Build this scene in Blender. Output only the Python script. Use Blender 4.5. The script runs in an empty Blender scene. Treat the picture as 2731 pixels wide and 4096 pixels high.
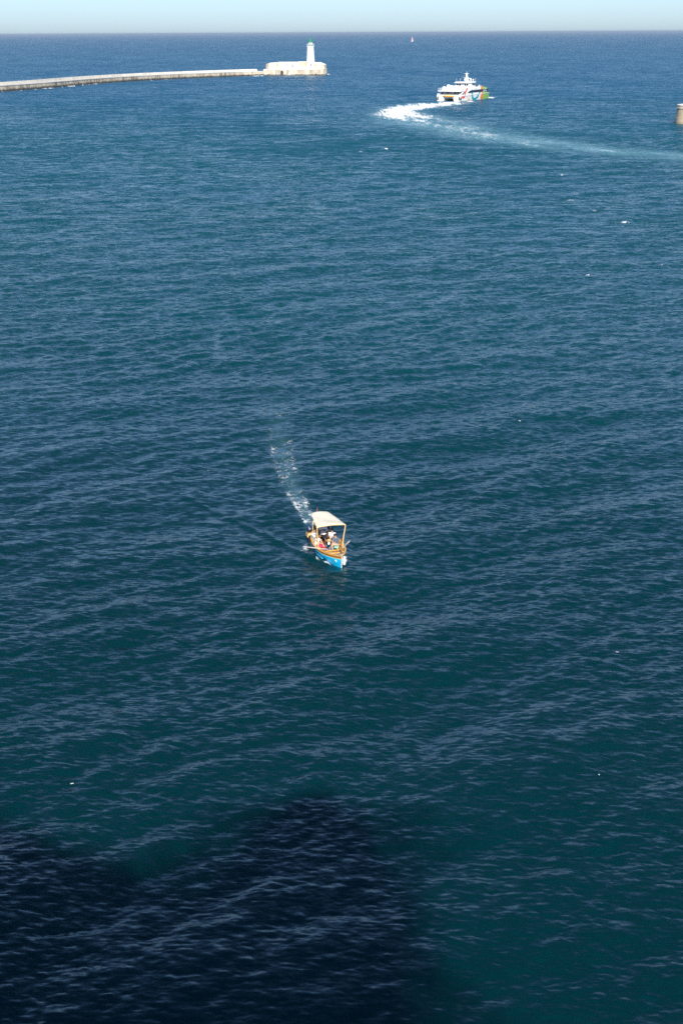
import bpy, bmesh, math, random
import numpy as np
from mathutils import Vector, Matrix
R = math.radians
scene = bpy.context.scene
C = scene.collection

# ------------------------------------------------------------------ camera, sky, sun, exposure
CAM_H = 29.0
FOCAL = 1422.2                       # focal length in pixels of a 682 x 1024 frame (50 mm on a 36 mm tall frame)
PITCH = math.atan((512 - 32.5) / FOCAL)
ROLL = R(-0.3)
cam_data = bpy.data.cameras.new('camera')
cam = bpy.data.objects.new('camera', cam_data); C.objects.link(cam)
cam_data.sensor_fit = 'VERTICAL'; cam_data.sensor_height = 36.0; cam_data.lens = 36.0 * FOCAL / 1024
cam_data.clip_start = 0.1; cam_data.clip_end = 200000
_right = Vector((1, 0, 0)); _up = Vector((0, math.sin(PITCH), math.cos(PITCH))); _fwd = Vector((0, math.cos(PITCH), -math.sin(PITCH)))
_r2 = math.cos(ROLL) * _right + math.sin(ROLL) * _up
_u2 = -math.sin(ROLL) * _right + math.cos(ROLL) * _up
cam.matrix_world = Matrix(((_r2.x, _u2.x, -_fwd.x, 0), (_r2.y, _u2.y, -_fwd.y, 0), (_r2.z, _u2.z, -_fwd.z, CAM_H), (0, 0, 0, 1)))
scene.camera = cam

SUN_EL, SUN_AZ = R(29.5), R(3)         # azimuth: degrees to the right of straight behind the camera
sun_dir = Vector((math.sin(SUN_AZ) * math.cos(SUN_EL), -math.cos(SUN_AZ) * math.cos(SUN_EL), math.sin(SUN_EL)))
world = bpy.data.worlds.new('World'); scene.world = world; world.use_nodes = True
nt = world.node_tree
bg = nt.nodes['Background']
sky = nt.nodes.new('ShaderNodeTexSky'); sky.sky_type = 'NISHITA'; sky.sun_disc = False
sky.sun_elevation = SUN_EL; sky.sun_rotation = math.pi - SUN_AZ
sky.altitude = 0; sky.air_density = 0.64; sky.dust_density = 0.6; sky.ozone_density = 4.6
nt.links.new(sky.outputs[0], bg.inputs[0]); bg.inputs[1].default_value = 0.108
sl = bpy.data.lights.new('sun', 'SUN'); sl.energy = 5.0; sl.angle = R(0.9); sl.color = (1.0, 0.955, 0.88)
sun = bpy.data.objects.new('sun', sl); C.objects.link(sun)
sun.rotation_euler = (-sun_dir).to_track_quat('-Z', 'Y').to_euler(); sun.location = (60, -300, 220)
scene.view_settings.view_transform = 'Standard'; scene.view_settings.look = 'None'
scene.view_settings.exposure = 0.45; scene.view_settings.gamma = 1.0; scene.view_settings.use_curve_mapping = False
scene.cycles.use_denoising = False
scene.cycles.max_bounces = 6; scene.cycles.diffuse_bounces = 3; scene.cycles.glossy_bounces = 3
scene.cycles.sample_clamp_indirect = 6

def at(x, y, z=0.0):
    """A pixel of the 2731 x 4096 photograph to the point of the place at height z."""
    d = _fwd + _r2 * ((x / 4.0044 - 341) / FOCAL) - _u2 * ((y / 4 - 512) / FOCAL)
    t = (z - CAM_H) / d.z
    return Vector((d.x * t, d.y * t, z))

# ------------------------------------------------------------------ materials
def new_mat(name):
    m = bpy.data.materials.new(name); m.use_nodes = True
    return m, m.node_tree, m.node_tree.nodes['Principled BSDF']

_mats = {}
def mat(name, col, rough=0.5, var=0.12, scale=6.0, metal=0.0, bump=0.0, col2=None, spec=0.5, aniso=(1, 1, 1)):
    """Plain surface with uneven colour and fine relief from noise in the thing's own space."""
    if name in _mats: return _mats[name]
    m, t, b = new_mat(name)
    tc = t.nodes.new('ShaderNodeTexCoord'); mp = t.nodes.new('ShaderNodeMapping'); mp.inputs['Scale'].default_value = aniso
    t.links.new(tc.outputs['Object'], mp.inputs[0])
    n = t.nodes.new('ShaderNodeTexNoise'); n.inputs['Scale'].default_value = scale; n.inputs['Detail'].default_value = 5
    t.links.new(mp.outputs[0], n.inputs['Vector'])
    r = t.nodes.new('ShaderNodeValToRGB'); r.color_ramp.elements[0].position = 0.3; r.color_ramp.elements[1].position = 0.7
    a = [max(0, c * (1 - var)) for c in col]; d = col2 or [min(1, c * (1 + var)) for c in col]
    r.color_ramp.elements[0].color = (*a, 1); r.color_ramp.elements[1].color = (*d, 1)
    t.links.new(n.outputs[0], r.inputs[0]); t.links.new(r.outputs[0], b.inputs['Base Color'])
    b.inputs['Roughness'].default_value = rough; b.inputs['Metallic'].default_value = metal
    b.inputs['Specular IOR Level'].default_value = spec
    if bump:
        bp = t.nodes.new('ShaderNodeBump'); bp.inputs['Strength'].default_value = bump; bp.inputs['Distance'].default_value = 0.02
        t.links.new(n.outputs[0], bp.inputs['Height']); t.links.new(bp.outputs[0], b.inputs['Normal'])
    _mats[name] = m
    return m

# ------------------------------------------------------------------ the sea
def band(L, N, lo, hi, direction, power, slope, seed, kexp):
    """One band of a random directional wave field on a periodic tile: height and sideways shift, scaled to an rms slope."""
    rng = np.random.default_rng(seed)
    k1 = np.fft.fftfreq(N, L / N) * 2 * np.pi
    kx, ky = np.meshgrid(k1, k1, indexing='ij')
    k = np.hypot(kx, ky); k[0, 0] = 1
    lam = 2 * np.pi / k
    w = np.clip((lam - lo * .8) / (lo * .4), 0, 1) * np.clip((hi * 1.2 - lam) / (hi * .4), 0, 1)
    cosd = (kx * direction[0] + ky * direction[1]) / k
    spread = np.abs(cosd) ** power + 0.015
    A = k ** (-kexp) * w * np.sqrt(spread); A[0, 0] = 0
    ph = rng.normal(size=(N, N)) + 1j * rng.normal(size=(N, N))
    hat = A * ph
    h = np.fft.ifft2(hat).real
    sx = np.fft.ifft2(1j * kx * hat).real; sy = np.fft.ifft2(1j * ky * hat).real
    s = slope / math.sqrt((sx ** 2 + sy ** 2).mean())
    dx = np.fft.ifft2(-1j * kx / k * hat).real; dy = np.fft.ifft2(-1j * ky / k * hat).real
    return L, (h * s).astype(np.float32), (dx * s).astype(np.float32), (dy * s).astype(np.float32)

def sample(L, tile, x, y):
    N = tile.shape[0]
    u = x / L * N; v = y / L * N
    i = np.floor(u).astype(np.int64); j = np.floor(v).astype(np.int64)
    fu = (u - i).astype(np.float32); fv = (v - j).astype(np.float32)
    fu = fu * fu * (3 - 2 * fu) * .5 + fu * .5; fv = fv * fv * (3 - 2 * fv) * .5 + fv * .5
    i %= N; j %= N; i2 = (i + 1) % N; j2 = (j + 1) % N
    return (tile[i, j] * (1 - fu) * (1 - fv) + tile[i2, j] * fu * (1 - fv) + tile[i, j2] * (1 - fu) * fv + tile[i2, j2] * fu * fv)

def noise_tile(N, beta, seed, lo=2):
    rng = np.random.default_rng(seed)
    k1 = np.fft.fftfreq(N) * N
    kx, ky = np.meshgrid(k1, k1, indexing='ij'); k = np.hypot(kx, ky)
    A = np.where(k < lo, 0, np.maximum(k, 1) ** (-beta))
    h = np.fft.ifft2(A * (rng.normal(size=(N, N)) + 1j * rng.normal(size=(N, N)))).real
    return (h / h.std()).astype(np.float32)

FOAM_A = noise_tile(512, 1.3, 5, 4); FOAM_B = noise_tile(512, 1.1, 6, 6); FOAM_C = noise_tile(256, 1.8, 7, 2)

BOAT_O = Vector((-0.75, 78.2, 0)); BOAT_A = R(16.5)
def boat_half(t):
    """Half beam at gunwale for t from -1 (bow, towards the camera) to 1 (stern)."""
    t = np.clip(t, -1, 1)
    return np.where(t < 0, 0.83 * (1 - np.abs(t) ** 1.95) ** 0.92, 0.83 * (1 - np.abs(t) ** 2.3) ** 0.75)

def polyline_field(x, y, pts, n=6):
    """Distance to a smooth path, position along it 0..1, signed side."""
    P = np.array(pts, float)
    q = []
    for a in range(len(P) - 1):
        p0 = P[max(a - 1, 0)]; p1 = P[a]; p2 = P[a + 1]; p3 = P[min(a + 2, len(P) - 1)]
        for b in range(n):
            u = b / n
            q.append(.5 * ((2 * p1) + (-p0 + p2) * u + (2 * p0 - 5 * p1 + 4 * p2 - p3) * u * u + (-p0 + 3 * p1 - 3 * p2 + p3) * u ** 3))
    q.append(P[-1]); q = np.array(q)
    best = np.full(x.shape, 1e9); par = np.zeros(x.shape); side = np.zeros(x.shape)
    m = len(q) - 1
    for a in range(m):
        d = q[a + 1, :2] - q[a, :2]; L2 = d @ d + 1e-9
        u = np.clip(((x - q[a, 0]) * d[0] + (y - q[a, 1]) * d[1]) / L2, 0, 1)
        ex = x - q[a, 0] - u * d[0]; ey = y - q[a, 1] - u * d[1]
        w = q[a, 2] + (q[a + 1, 2] - q[a, 2]) * u
        dd = np.hypot(ex, ey) / w
        better = dd < best
        best = np.where(better, dd, best); par = np.where(better, (a + u) / m, par)
        side = np.where(better, np.sign(d[0] * ey - d[1] * ex), side)
    return best, par, side

def build_sea():
    ypix = np.linspace(1290, 33.6, 1330)
    D = CAM_H / np.tan(PITCH + np.arctan((ypix - 512) / FOCAL))
    D = np.concatenate(([2, 6, 11, 16, 21], D[(D > 23) & (D < 9000)], np.geomspace(9500, 60000, 14)))
    az_in = np.arange(-18, 18.001, 0.05)
    az_out = np.array([19, 21, 24, 28, 34, 42, 54, 70, 90, 120, 150])
    az = np.radians(np.concatenate((-az_out[::-1], az_in, az_out, [180])))
    nr, nc = len(D), len(az)
    DD, AA = np.meshgrid(D, az, indexing='ij')
    X = (DD * np.sin(AA)); Y = (DD * np.cos(AA))
    row = np.gradient(D)[:, None] * np.ones((1, nc)); col = DD * R(0.05)
    dense = np.clip((R(18) - np.abs(AA)) / R(0.8), 0, 1)
    step = np.maximum(row * 0.75, col)
    main = R(-57)                                # travel of the main wave train, seen from above
    dv = lambda a: (math.cos(a), math.sin(a))
    bands = [(band(173, 640, 3.6, 14, dv(main), 4, .044, 1, 2.9), 4.2),
             (band(89, 640, 1.4, 3.6, dv(main + .1), 2.4, .082, 2, 2.3), 1.8),
             (band(47, 640, .6, 1.4, dv(R(-78)), 3.0, .082, 3, 2.1), .8),
             (band(17, 640, .16, .6, dv(R(-105)), 3.2, .112, 4, 1.9), .30)]
    # wind comes in patches: rougher and smoother water
    gust = sample(420, FOAM_C, X + .5 * Y, Y * .6) * .5 + sample(130, FOAM_C, X + 31, Y * .7) * .35
    gust = np.clip(1 + .30 * gust, .5, 1.6)
    Z = np.zeros_like(X); OX = np.zeros_like(X); OY = np.zeros_like(X); lost = np.zeros_like(X)
    for (L, h, dx, dy), lam in bands:
        w = np.clip((lam / step - 1.6) / 1.6, 0, 1) * dense
        lost += (1 - w)
        sel = w > 0
        g = gust[sel] if lam < 3 else 1.0
        Z[sel] += (w[sel] * g * sample(L, h, X[sel], Y[sel]))
        OX[sel] += (w[sel] * g * sample(L, dx, X[sel], Y[sel])) * .9
        OY[sel] += (w[sel] * g * sample(L, dy, X[sel], Y[sel])) * .9
    lost /= len(bands)
    foam = np.zeros_like(X); milk = np.zeros_like(X)
    def window(px0, px1, d0, d1):
        return (DD > d0) & (DD < d1) & (AA > R(px0)) & (AA < R(px1))
    # small boat: churned trail with lacy edges, bow wave and side splashes
    s = window(-8, 6, 66, 190); x, y = X[s], Y[s]
    P = [(1243, 2112, .25), (1226, 2068, .42), (1200, 2010, .52), (1172, 1950, .62), (1150, 1880, .72), (1130, 1800, .9), (1112, 1715, 1.0), (1096, 1620, 1.2), (1082, 1520, 1.4)]
    pts = [(at(a, b).x, at(a, b).y, w) for a, b, w in P]
    d, u, sd = polyline_field(x, y, pts)
    na = sample(9, FOAM_A, x * 1.2, y); nb = sample(3.1, FOAM_B, x, y); nc_ = sample(25, FOAM_C, x, y)
    fade = np.clip(1.04 - u, 0, 1) * np.clip(u / .02 + .3, 0, 1)
    edge = np.exp(-((d - .85) / .38) ** 2); core = np.exp(-(d / .9) ** 2)
    f = fade ** .38 * (edge * .28 + core * .40) * (.85 + .22 * na + .12 * nb + .22 * nc_)
    foam[s] = np.maximum(foam[s], f); milk[s] = np.maximum(milk[s], core * np.clip(1 - u, 0, 1) ** .9 * .52)
    # splashes along the hull, measured in the boat's own frame
    lx = (x - BOAT_O.x) * math.cos(BOAT_A) + (y - BOAT_O.y) * math.sin(BOAT_A)
    ly = -(x - BOAT_O.x) * math.sin(BOAT_A) + (y - BOAT_O.y) * math.cos(BOAT_A)
    half = boat_half(ly / 2.7) * .66
    out = np.abs(lx) - half
    for sgn, spots in ((-1, ((-2.0, .10, .22, .35), (-1.45, .14, .30, .75), (-.7, .32, .24, .62), (.3, .62, .22, .5), (1.0, .85, .30, .42), (1.35, .55, .35, .7), (1.9, .6, .4, .5))),
                       (1, ((-1.7, .16, .22, .75), (-1.05, .24, .26, .7), (-.3, .42, .32, .5), (.6, .5, .3, .45), (1.6, .9, .5, .5), (2.6, 1.0, .5, .4)))):
        for cy, off, sg, amp in spots:
            g = np.exp(-((ly - cy) / (sg * 1.5)) ** 2 - ((out - off) / (sg * .6)) ** 2) * (np.sign(lx) == sgn)
            foam[s] = np.maximum(foam[s], g * amp * (.95 + .22 * na + .2 * nb))
    # spreading bow waves
    for sgn in (-1, 1):
        v = (sgn * lx - (.25 + .36 * (ly + 2.5))); win = np.clip((ly + 2.4) / .8, 0, 1) * np.exp(-np.clip(ly, 0, 99) / 9.0)
        Z[s] += .10 * win * np.exp(-(v / .26) ** 2) - .07 * win * np.exp(-((v - .5) / .33) ** 2) + .05 * win * np.exp(-((v + 1.1) / .3) ** 2)
    inside = np.clip((boat_half(ly / 2.5) * .62 - np.abs(lx)) / .12, 0, 1) * (np.abs(ly) < 2.35)
    Z[s] = Z[s] * (1 - inside) - .30 * inside
    OX[s] *= (1 - inside); OY[s] *= (1 - inside)
    # ferry wake: a white S that turns back and fades to the right
    s = window(-3, 14, 300, 780); x, y = X[s], Y[s]
    P = [(1815, 410, 7.5), (1720, 418, 12), (1650, 428, 11), (1598, 439, 9), (1590, 450, 9), (1625, 468, 13), (1705, 490, 14), (1830, 520, 13), (2050, 558, 12), (2300, 590, 11), (2550, 613, 10), (2731, 628, 10), (3000, 650, 10)]
    pts = [(at(a, b).x, at(a, b).y, w) for a, b, w in P]
    d, u, sd = polyline_field(x, y, pts)
    na = sample(60, FOAM_A, x + .25 * y, y * .22); nb = sample(21, FOAM_B, x, y * .6); nc_ = sample(160, FOAM_C, x, y * .5)
    core = np.exp(-(d / 1.0) ** 2.5)
    str_ = np.interp(u, [0, .1, .3, .4, .5, .6, .8, 1], [1.25, 1.12, 1.0, .80, .52, .40, .3, .22])
    f = core * str_ * (.74 + .18 * na + .16 * nb + .10 * nc_)
    foam[s] = np.maximum(foam[s], np.clip(f, 0, 1))
    milk[s] = np.maximum(milk[s], core * np.interp(u, [0, .35, .6, 1], [1.2, 1.15, 1.0, .7]) * (.85 + .2 * na))
    for a, b, w, amp in ((1960, 391, 3.0, .9), (1985, 389, 2.2, .6), (1935, 399, 2.2, .55), (1880, 405, 2.0, .6)):
        c = at(a, b); g = np.exp(-((x - c.x) / w) ** 2 - ((y - c.y) / (w * 2.2)) ** 2)
        foam[s] = np.maximum(foam[s], g * amp * (.9 + .3 * na))
    # whitecaps breaking on a few crests
    caps = [(2275, 786, 1.1), (2287, 799, 1.0), (2300, 824, .8), (2170, 765, .7), (2570, 806, 1.1), (2590, 826, .6), (2482, 892, 1.2), (2505, 887, .7), (2585, 930, .5), (2376, 843, .4),
            (1820, 695, .9), (1880, 668, .8), (2050, 700, .5), (1545, 595, .6), (1480, 600, .5), (1440, 607, .6), (1495, 605, .5), (290, 3130, .10), (835, 1880, .09), (1405, 1838, .08),
            (1300, 1970, .2), (2465, 2615, .1), (740, 520, .5), (980, 550, .5), (1870, 900, .5), (2350, 1100, .4), (2240, 700, .5), (2650, 1060, .4), (2070, 1690, .2), (2390, 3100, .07), (1030, 2435, .0)]
    for a, b, w in caps:
        if w <= 0: continue
        c = at(a, b); s = (np.abs(X - c.x) < 5 * w + 1) & (np.abs(Y - c.y) < 9 * w + 2)
        if not s.any(): continue
        x, y = X[s] - c.x, Y[s] - c.y
        xr = x * .8 + y * .35; yr = -x * .35 + y
        w = w * .7; g = np.exp(-(xr / (w * 1.5)) ** 2 - (yr / (w * .75)) ** 2)
        foam[s] = np.maximum(foam[s], g * (.86 + .28 * sample(5 * w + 2, FOAM_B, X[s], Y[s])))
        Z[s] += g * .16 * w
    # surf breaking against the foot of the breakwater
    s = window(-18, 2, 720, 1130); x, y = X[s], Y[s]
    P = [(-350, 390), (0, 367), (179, 353.3), (357, 337.3), (536, 324.5), (700, 315.6), (836, 310), (960, 305), (1057, 302), (1210, 301), (1300, 299.5)]
    d, u, sd = polyline_field(x, y, [(at(a, b).x, at(a, b).y - 1.2, 3.2) for a, b in P])
    foam[s] = np.maximum(foam[s], np.exp(-d ** 2) * np.clip(.30 + .45 * sample(33, FOAM_A, x, y) + .3 * sample(90, FOAM_C, x, y), 0, 1.2))
    c = at(1310, 297); foam[s] = np.maximum(foam[s], .9 * np.exp(-((x - c.x) / 2.4) ** 2 - ((y - c.y) / 7) ** 2))
    X = X + OX; Y = Y + OY
    verts = np.stack((X, Y, Z), -1).reshape(-1, 3).astype(np.float32)
    a = (np.arange(nr - 1)[:, None] * nc + np.arange(nc - 1)[None, :])
    quads = np.stack((a, a + 1, a + nc + 1, a + nc), -1).reshape(-1, 4)[:, ::-1].astype(np.int32)
    me = bpy.data.meshes.new('sea')
    me.vertices.add(len(verts)); me.vertices.foreach_set('co', verts.ravel())
    me.loops.add(quads.size); me.loops.foreach_set('vertex_index', quads.ravel())
    me.polygons.add(len(quads)); me.polygons.foreach_set('loop_start', np.arange(0, quads.size, 4, dtype=np.int32))
    me.polygons.foreach_set('use_smooth', np.ones(len(quads), dtype=bool))
    me.update(); 
    for nm, arr in (('foam', foam), ('milk', milk), ('far', lost), ('gust', gust)):
        at_ = me.attributes.new(nm, 'FLOAT', 'POINT'); at_.data.foreach_set('value', arr.reshape(-1).astype(np.float32))
    o = bpy.data.objects.new('sea', me); C.objects.link(o); o['kind'] = 'structure'
    me.materials.append(sea_material())
    return o

def sea_material():
    m, t, b = new_mat('sea_water')
    N = t.nodes.new; Lk = t.links.new
    def math_(op, a, b_=None, clamp=False):
        n = N('ShaderNodeMath'); n.operation = op; n.use_clamp = clamp
        for i, v in enumerate((a, b_)):
            if v is None: continue
            if isinstance(v, (int, float)): n.inputs[i].default_value = v
            else: Lk(v, n.inputs[i])
        return n.outputs[0]
    def attr(nm):
        n = N('ShaderNodeAttribute'); n.attribute_name = nm; return n.outputs['Fac']
    geo = N('ShaderNodeNewGeometry')
    def slope_noise(scale, stretch, detail, ang, rough=.55):
        mp = N('ShaderNodeMapping'); mp.inputs['Rotation'].default_value = (0, 0, ang); mp.inputs['Scale'].default_value = (scale * stretch, scale, scale)
        Lk(geo.outputs['Position'], mp.inputs[0])
        n = N('ShaderNodeTexNoise'); n.inputs['Scale'].default_value = 1; n.inputs['Detail'].default_value = detail; n.inputs['Roughness'].default_value = rough
        Lk(mp.outputs[0], n.inputs['Vector'])
        s = N('ShaderNodeVectorMath'); s.operation = 'SUBTRACT'; Lk(n.outputs['Color'], s.inputs[0]); s.inputs[1].default_value = (.5, .5, .5)
        f = N('ShaderNodeVectorMath'); f.operation = 'MULTIPLY'; Lk(s.outputs[0], f.inputs[0]); f.inputs[1].default_value = (1, 1, 0)
        return f.outputs[0]
    def scaled(v, f):
        n = N('ShaderNodeVectorMath'); n.operation = 'SCALE'; Lk(v, n.inputs[0])
        if isinstance(f, (int, float)): n.inputs['Scale'].default_value = f
        else: Lk(f, n.inputs['Scale'])
        return n.outputs[0]
    def add(a, c):
        n = N('ShaderNodeVectorMath'); n.operation = 'ADD'; Lk(a, n.inputs[0]); Lk(c, n.inputs[1]); return n.outputs[0]
    far, gust, foam, milk = attr('far'), attr('gust'), attr('foam'), attr('milk')
    ripple = slope_noise(5.5, .3, 4, R(15))
    chop = slope_noise(1.1, .4, 4, R(-10))
    swell = slope_noise(.17, .5, 3, R(-33))
    v = scaled(ripple, math_('MULTIPLY', gust, 1.25))
    v = add(v, scaled(chop, math_('MULTIPLY', math_('MULTIPLY', far, gust), 1.35)))
    v = add(v, scaled(swell, math_('MULTIPLY', math_('MULTIPLY', far, far), .55)))
    tilt = N('ShaderNodeCombineXYZ'); Lk(math_('MULTIPLY', math_('POWER', far, 1.5), -.21), tilt.inputs[1]); v = add(v, tilt.outputs[0])   # past a few hundred metres only the near faces of the waves show
    nn = N('ShaderNodeVectorMath'); nn.operation = 'NORMALIZE'; Lk(add(geo.outputs['Normal'], v), nn.inputs[0])
    # white foam broken into lace by noise, over aerated pale green water
    def tex(scale, detail, ang=0):
        n = N('ShaderNodeTexNoise'); n.inputs['Scale'].default_value = scale; n.inputs['Detail'].default_value = detail
        Lk(geo.outputs['Position'], n.inputs['Vector']); return n.outputs['Fac']
    def ridge(n, k):
        return math_('SUBTRACT', 1.0, math_('MULTIPLY', math_('ABSOLUTE', math_('SUBTRACT', n, .5)), k), True)
    lace = math_('ADD', math_('MULTIPLY', ridge(tex(2.6, 6), 5.0), .5), math_('ADD', math_('MULTIPLY', ridge(tex(9.0, 5), 4.5), .28), math_('MULTIPLY', tex(.9, 4), .30)))
    fmask = N('ShaderNodeMapRange'); fmask.interpolation_type = 'SMOOTHSTEP'; fmask.inputs['From Min'].default_value = -.02; fmask.inputs['From Max'].default_value = .36
    Lk(math_('SUBTRACT', lace, math_('MULTIPLY', math_('SUBTRACT', 1.0, foam), 1.10)), fmask.inputs[0])
    # harbour water is greener, the open sea outside bluer; broad uneven drifts of both
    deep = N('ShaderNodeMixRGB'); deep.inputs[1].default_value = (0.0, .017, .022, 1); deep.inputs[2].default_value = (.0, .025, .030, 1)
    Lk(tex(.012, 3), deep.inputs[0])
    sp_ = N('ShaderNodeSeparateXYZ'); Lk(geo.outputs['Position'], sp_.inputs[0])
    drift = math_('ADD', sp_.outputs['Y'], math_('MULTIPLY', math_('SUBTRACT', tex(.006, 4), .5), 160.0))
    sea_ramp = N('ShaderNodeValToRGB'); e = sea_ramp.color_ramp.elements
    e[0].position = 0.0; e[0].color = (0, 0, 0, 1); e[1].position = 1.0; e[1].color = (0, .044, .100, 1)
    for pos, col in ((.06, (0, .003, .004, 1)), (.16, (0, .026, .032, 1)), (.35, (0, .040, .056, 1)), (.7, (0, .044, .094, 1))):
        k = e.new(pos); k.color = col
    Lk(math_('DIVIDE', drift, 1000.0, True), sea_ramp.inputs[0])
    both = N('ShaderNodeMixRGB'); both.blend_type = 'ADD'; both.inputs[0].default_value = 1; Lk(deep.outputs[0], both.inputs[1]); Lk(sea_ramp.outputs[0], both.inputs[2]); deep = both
    c1 = N('ShaderNodeMixRGB'); Lk(deep.outputs[0], c1.inputs[1]); c1.inputs[2].default_value = (.13, .29, .34, 1)
    Lk(math_('MULTIPLY', milk, .75, True), c1.inputs[0])
    c2 = N('ShaderNodeMixRGB'); Lk(c1.outputs[0], c2.inputs[1]); c2.inputs[2].default_value = (.78, .80, .80, 1); Lk(fmask.outputs[0], c2.inputs[0])
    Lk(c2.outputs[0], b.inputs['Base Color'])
    b.inputs['IOR'].default_value = 1.333; b.inputs['Specular Tint'].default_value = (.5, 1.0, .95, 1)
    rg = N('ShaderNodeMapRange'); rg.inputs['To Min'].default_value = .19; rg.inputs['To Max'].default_value = .7; Lk(fmask.outputs[0], rg.inputs[0])
    Lk(rg.outputs[0], b.inputs['Roughness']); Lk(nn.outputs[0], b.inputs['Normal'])
    return m

sea = build_sea()

# ------------------------------------------------------------------ mesh helpers
class MB:
    """Collects shapes; build() links them as one mesh object."""
    def __init__(s): s.v = []; s.f = []
    def add(s, vs, fs):
        o = len(s.v); s.v += [tuple(p) for p in vs]; s.f += [tuple(i + o for i in f) for f in fs]; return s
    def box(s, x0, x1, y0, y1, z0, z1):
        return s.add([(x, y, z) for z in (z0, z1) for y in (y0, y1) for x in (x0, x1)],
                     [(0, 2, 3, 1), (4, 5, 7, 6), (0, 1, 5, 4), (2, 6, 7, 3), (0, 4, 6, 2), (1, 3, 7, 5)])
    def prism(s, poly, z0, z1, top=None):
        """Plan polygon (counter-clockwise) raised from z0 to z1; z values may be lists; top: another plan for the upper ring."""
        n = len(poly); top = top or poly
        za = z0 if isinstance(z0, (list, tuple)) else [z0] * n; zb = z1 if isinstance(z1, (list, tuple)) else [z1] * n
        return s.add([(p[0], p[1], za[i]) for i, p in enumerate(poly)] + [(p[0], p[1], zb[i]) for i, p in enumerate(top)],
                     [tuple(range(n))[::-1], tuple(range(n, 2 * n))] + [(i, (i + 1) % n, n + (i + 1) % n, n + i) for i in range(n)])
    def plate(s, poly, axis, a, b):
        """Polygon in a vertical plane given thickness a..b along axis 'x' or 'y'."""
        n = len(poly)
        mk = (lambda p, d: (d, p[0], p[1])) if axis == 'x' else (lambda p, d: (p[0], d, p[1]))
        return s.add([mk(p, a) for p in poly] + [mk(p, b) for p in poly],
                     [tuple(range(n)), tuple(range(n, 2 * n))[::-1]] + [(i, n + i, n + (i + 1) % n, (i + 1) % n) for i in range(n)])
    def tube(s, pts, r, n=8, caps=True):
        pts = [Vector(p) for p in pts]; rr = r if isinstance(r, (list, tuple)) else [r] * len(pts)
        t0 = (pts[1] - pts[0]).normalized(); ref = Vector((0, 0, 1)) if abs(t0.z) < .9 else Vector((1, 0, 0))
        u = t0.cross(ref).normalized(); rings = []
        for i, p in enumerate(pts):
            t = ((pts[min(i + 1, len(pts) - 1)] - p).normalized() + (p - pts[max(i - 1, 0)]).normalized())
            t = t.normalized() if t.length > 1e-6 else t0
            u = (u - t * u.dot(t)).normalized(); w = t.cross(u)
            rings.append([p + (u * math.cos(2 * math.pi * k / n) + w * math.sin(2 * math.pi * k / n)) * rr[i] for k in range(n)])
        return s.loft(rings, True, caps)
    def loft(s, rings, closed=True, caps=True):
        n = len(rings[0]); vs = [p for r in rings for p in r]; fs = []
        m = n if closed else n - 1
        for i in range(len(rings) - 1):
            for k in range(m):
                fs.append((i * n + k, i * n + (k + 1) % n, (i + 1) * n + (k + 1) % n, (i + 1) * n + k))
        if caps and closed: fs += [tuple(range(n))[::-1], tuple(range((len(rings) - 1) * n, len(rings) * n))]
        return s.add(vs, fs)
    def lathe(s, prof, n=24, c=(0, 0, 0)):
        return s.loft([[(c[0] + r * math.cos(2 * math.pi * k / n), c[1] + r * math.sin(2 * math.pi * k / n), c[2] + z) for k in range(n)] for r, z in prof])
    def blob(s, c, r, n=12, m=8):
        """Ellipsoid with radii r."""
        rings = []
        for i in range(m + 1):
            a = math.pi * (i + (.02 if i == 0 else -.02 if i == m else 0)) / m
            rings.append([(c[0] + r[0] * math.sin(a) * math.cos(2 * math.pi * k / n), c[1] + r[1] * math.sin(a) * math.sin(2 * math.pi * k / n), c[2] - r[2] * math.cos(a)) for k in range(n)])
        return s.loft(rings)
    def build(s, name, m, parent=None, smooth=False, bevel=0.0, angle=40):
        me = bpy.data.meshes.new(name); me.from_pydata(s.v, [], s.f); me.update()
        bm = bmesh.new(); bm.from_mesh(me); bmesh.ops.recalc_face_normals(bm, faces=bm.faces); bm.to_mesh(me); bm.free()
        if smooth:
            me.polygons.foreach_set('use_smooth', [True] * len(me.polygons)); me.set_sharp_from_angle(angle=R(angle))
        o = bpy.data.objects.new(name, me); C.objects.link(o)
        if m: me.materials.append(m)
        if parent: o.parent = parent
        if bevel:
            b = o.modifiers.new('bevel', 'BEVEL'); b.width = bevel; b.segments = 2; b.limit_method = 'ANGLE'; b.angle_limit = R(35)
        return o

def tag(o, label, cat, group=None):
    o['label'] = label; o['category'] = cat
    if group: o['group'] = group
    return o
def thing(name, label, cat, loc=(0, 0, 0), rz=0.0, group=None):
    o = bpy.data.objects.new(name, None); C.objects.link(o); o.location = loc; o.rotation_euler = (0, 0, rz); o.empty_display_size = .5
    return tag(o, label, cat, group)

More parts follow.
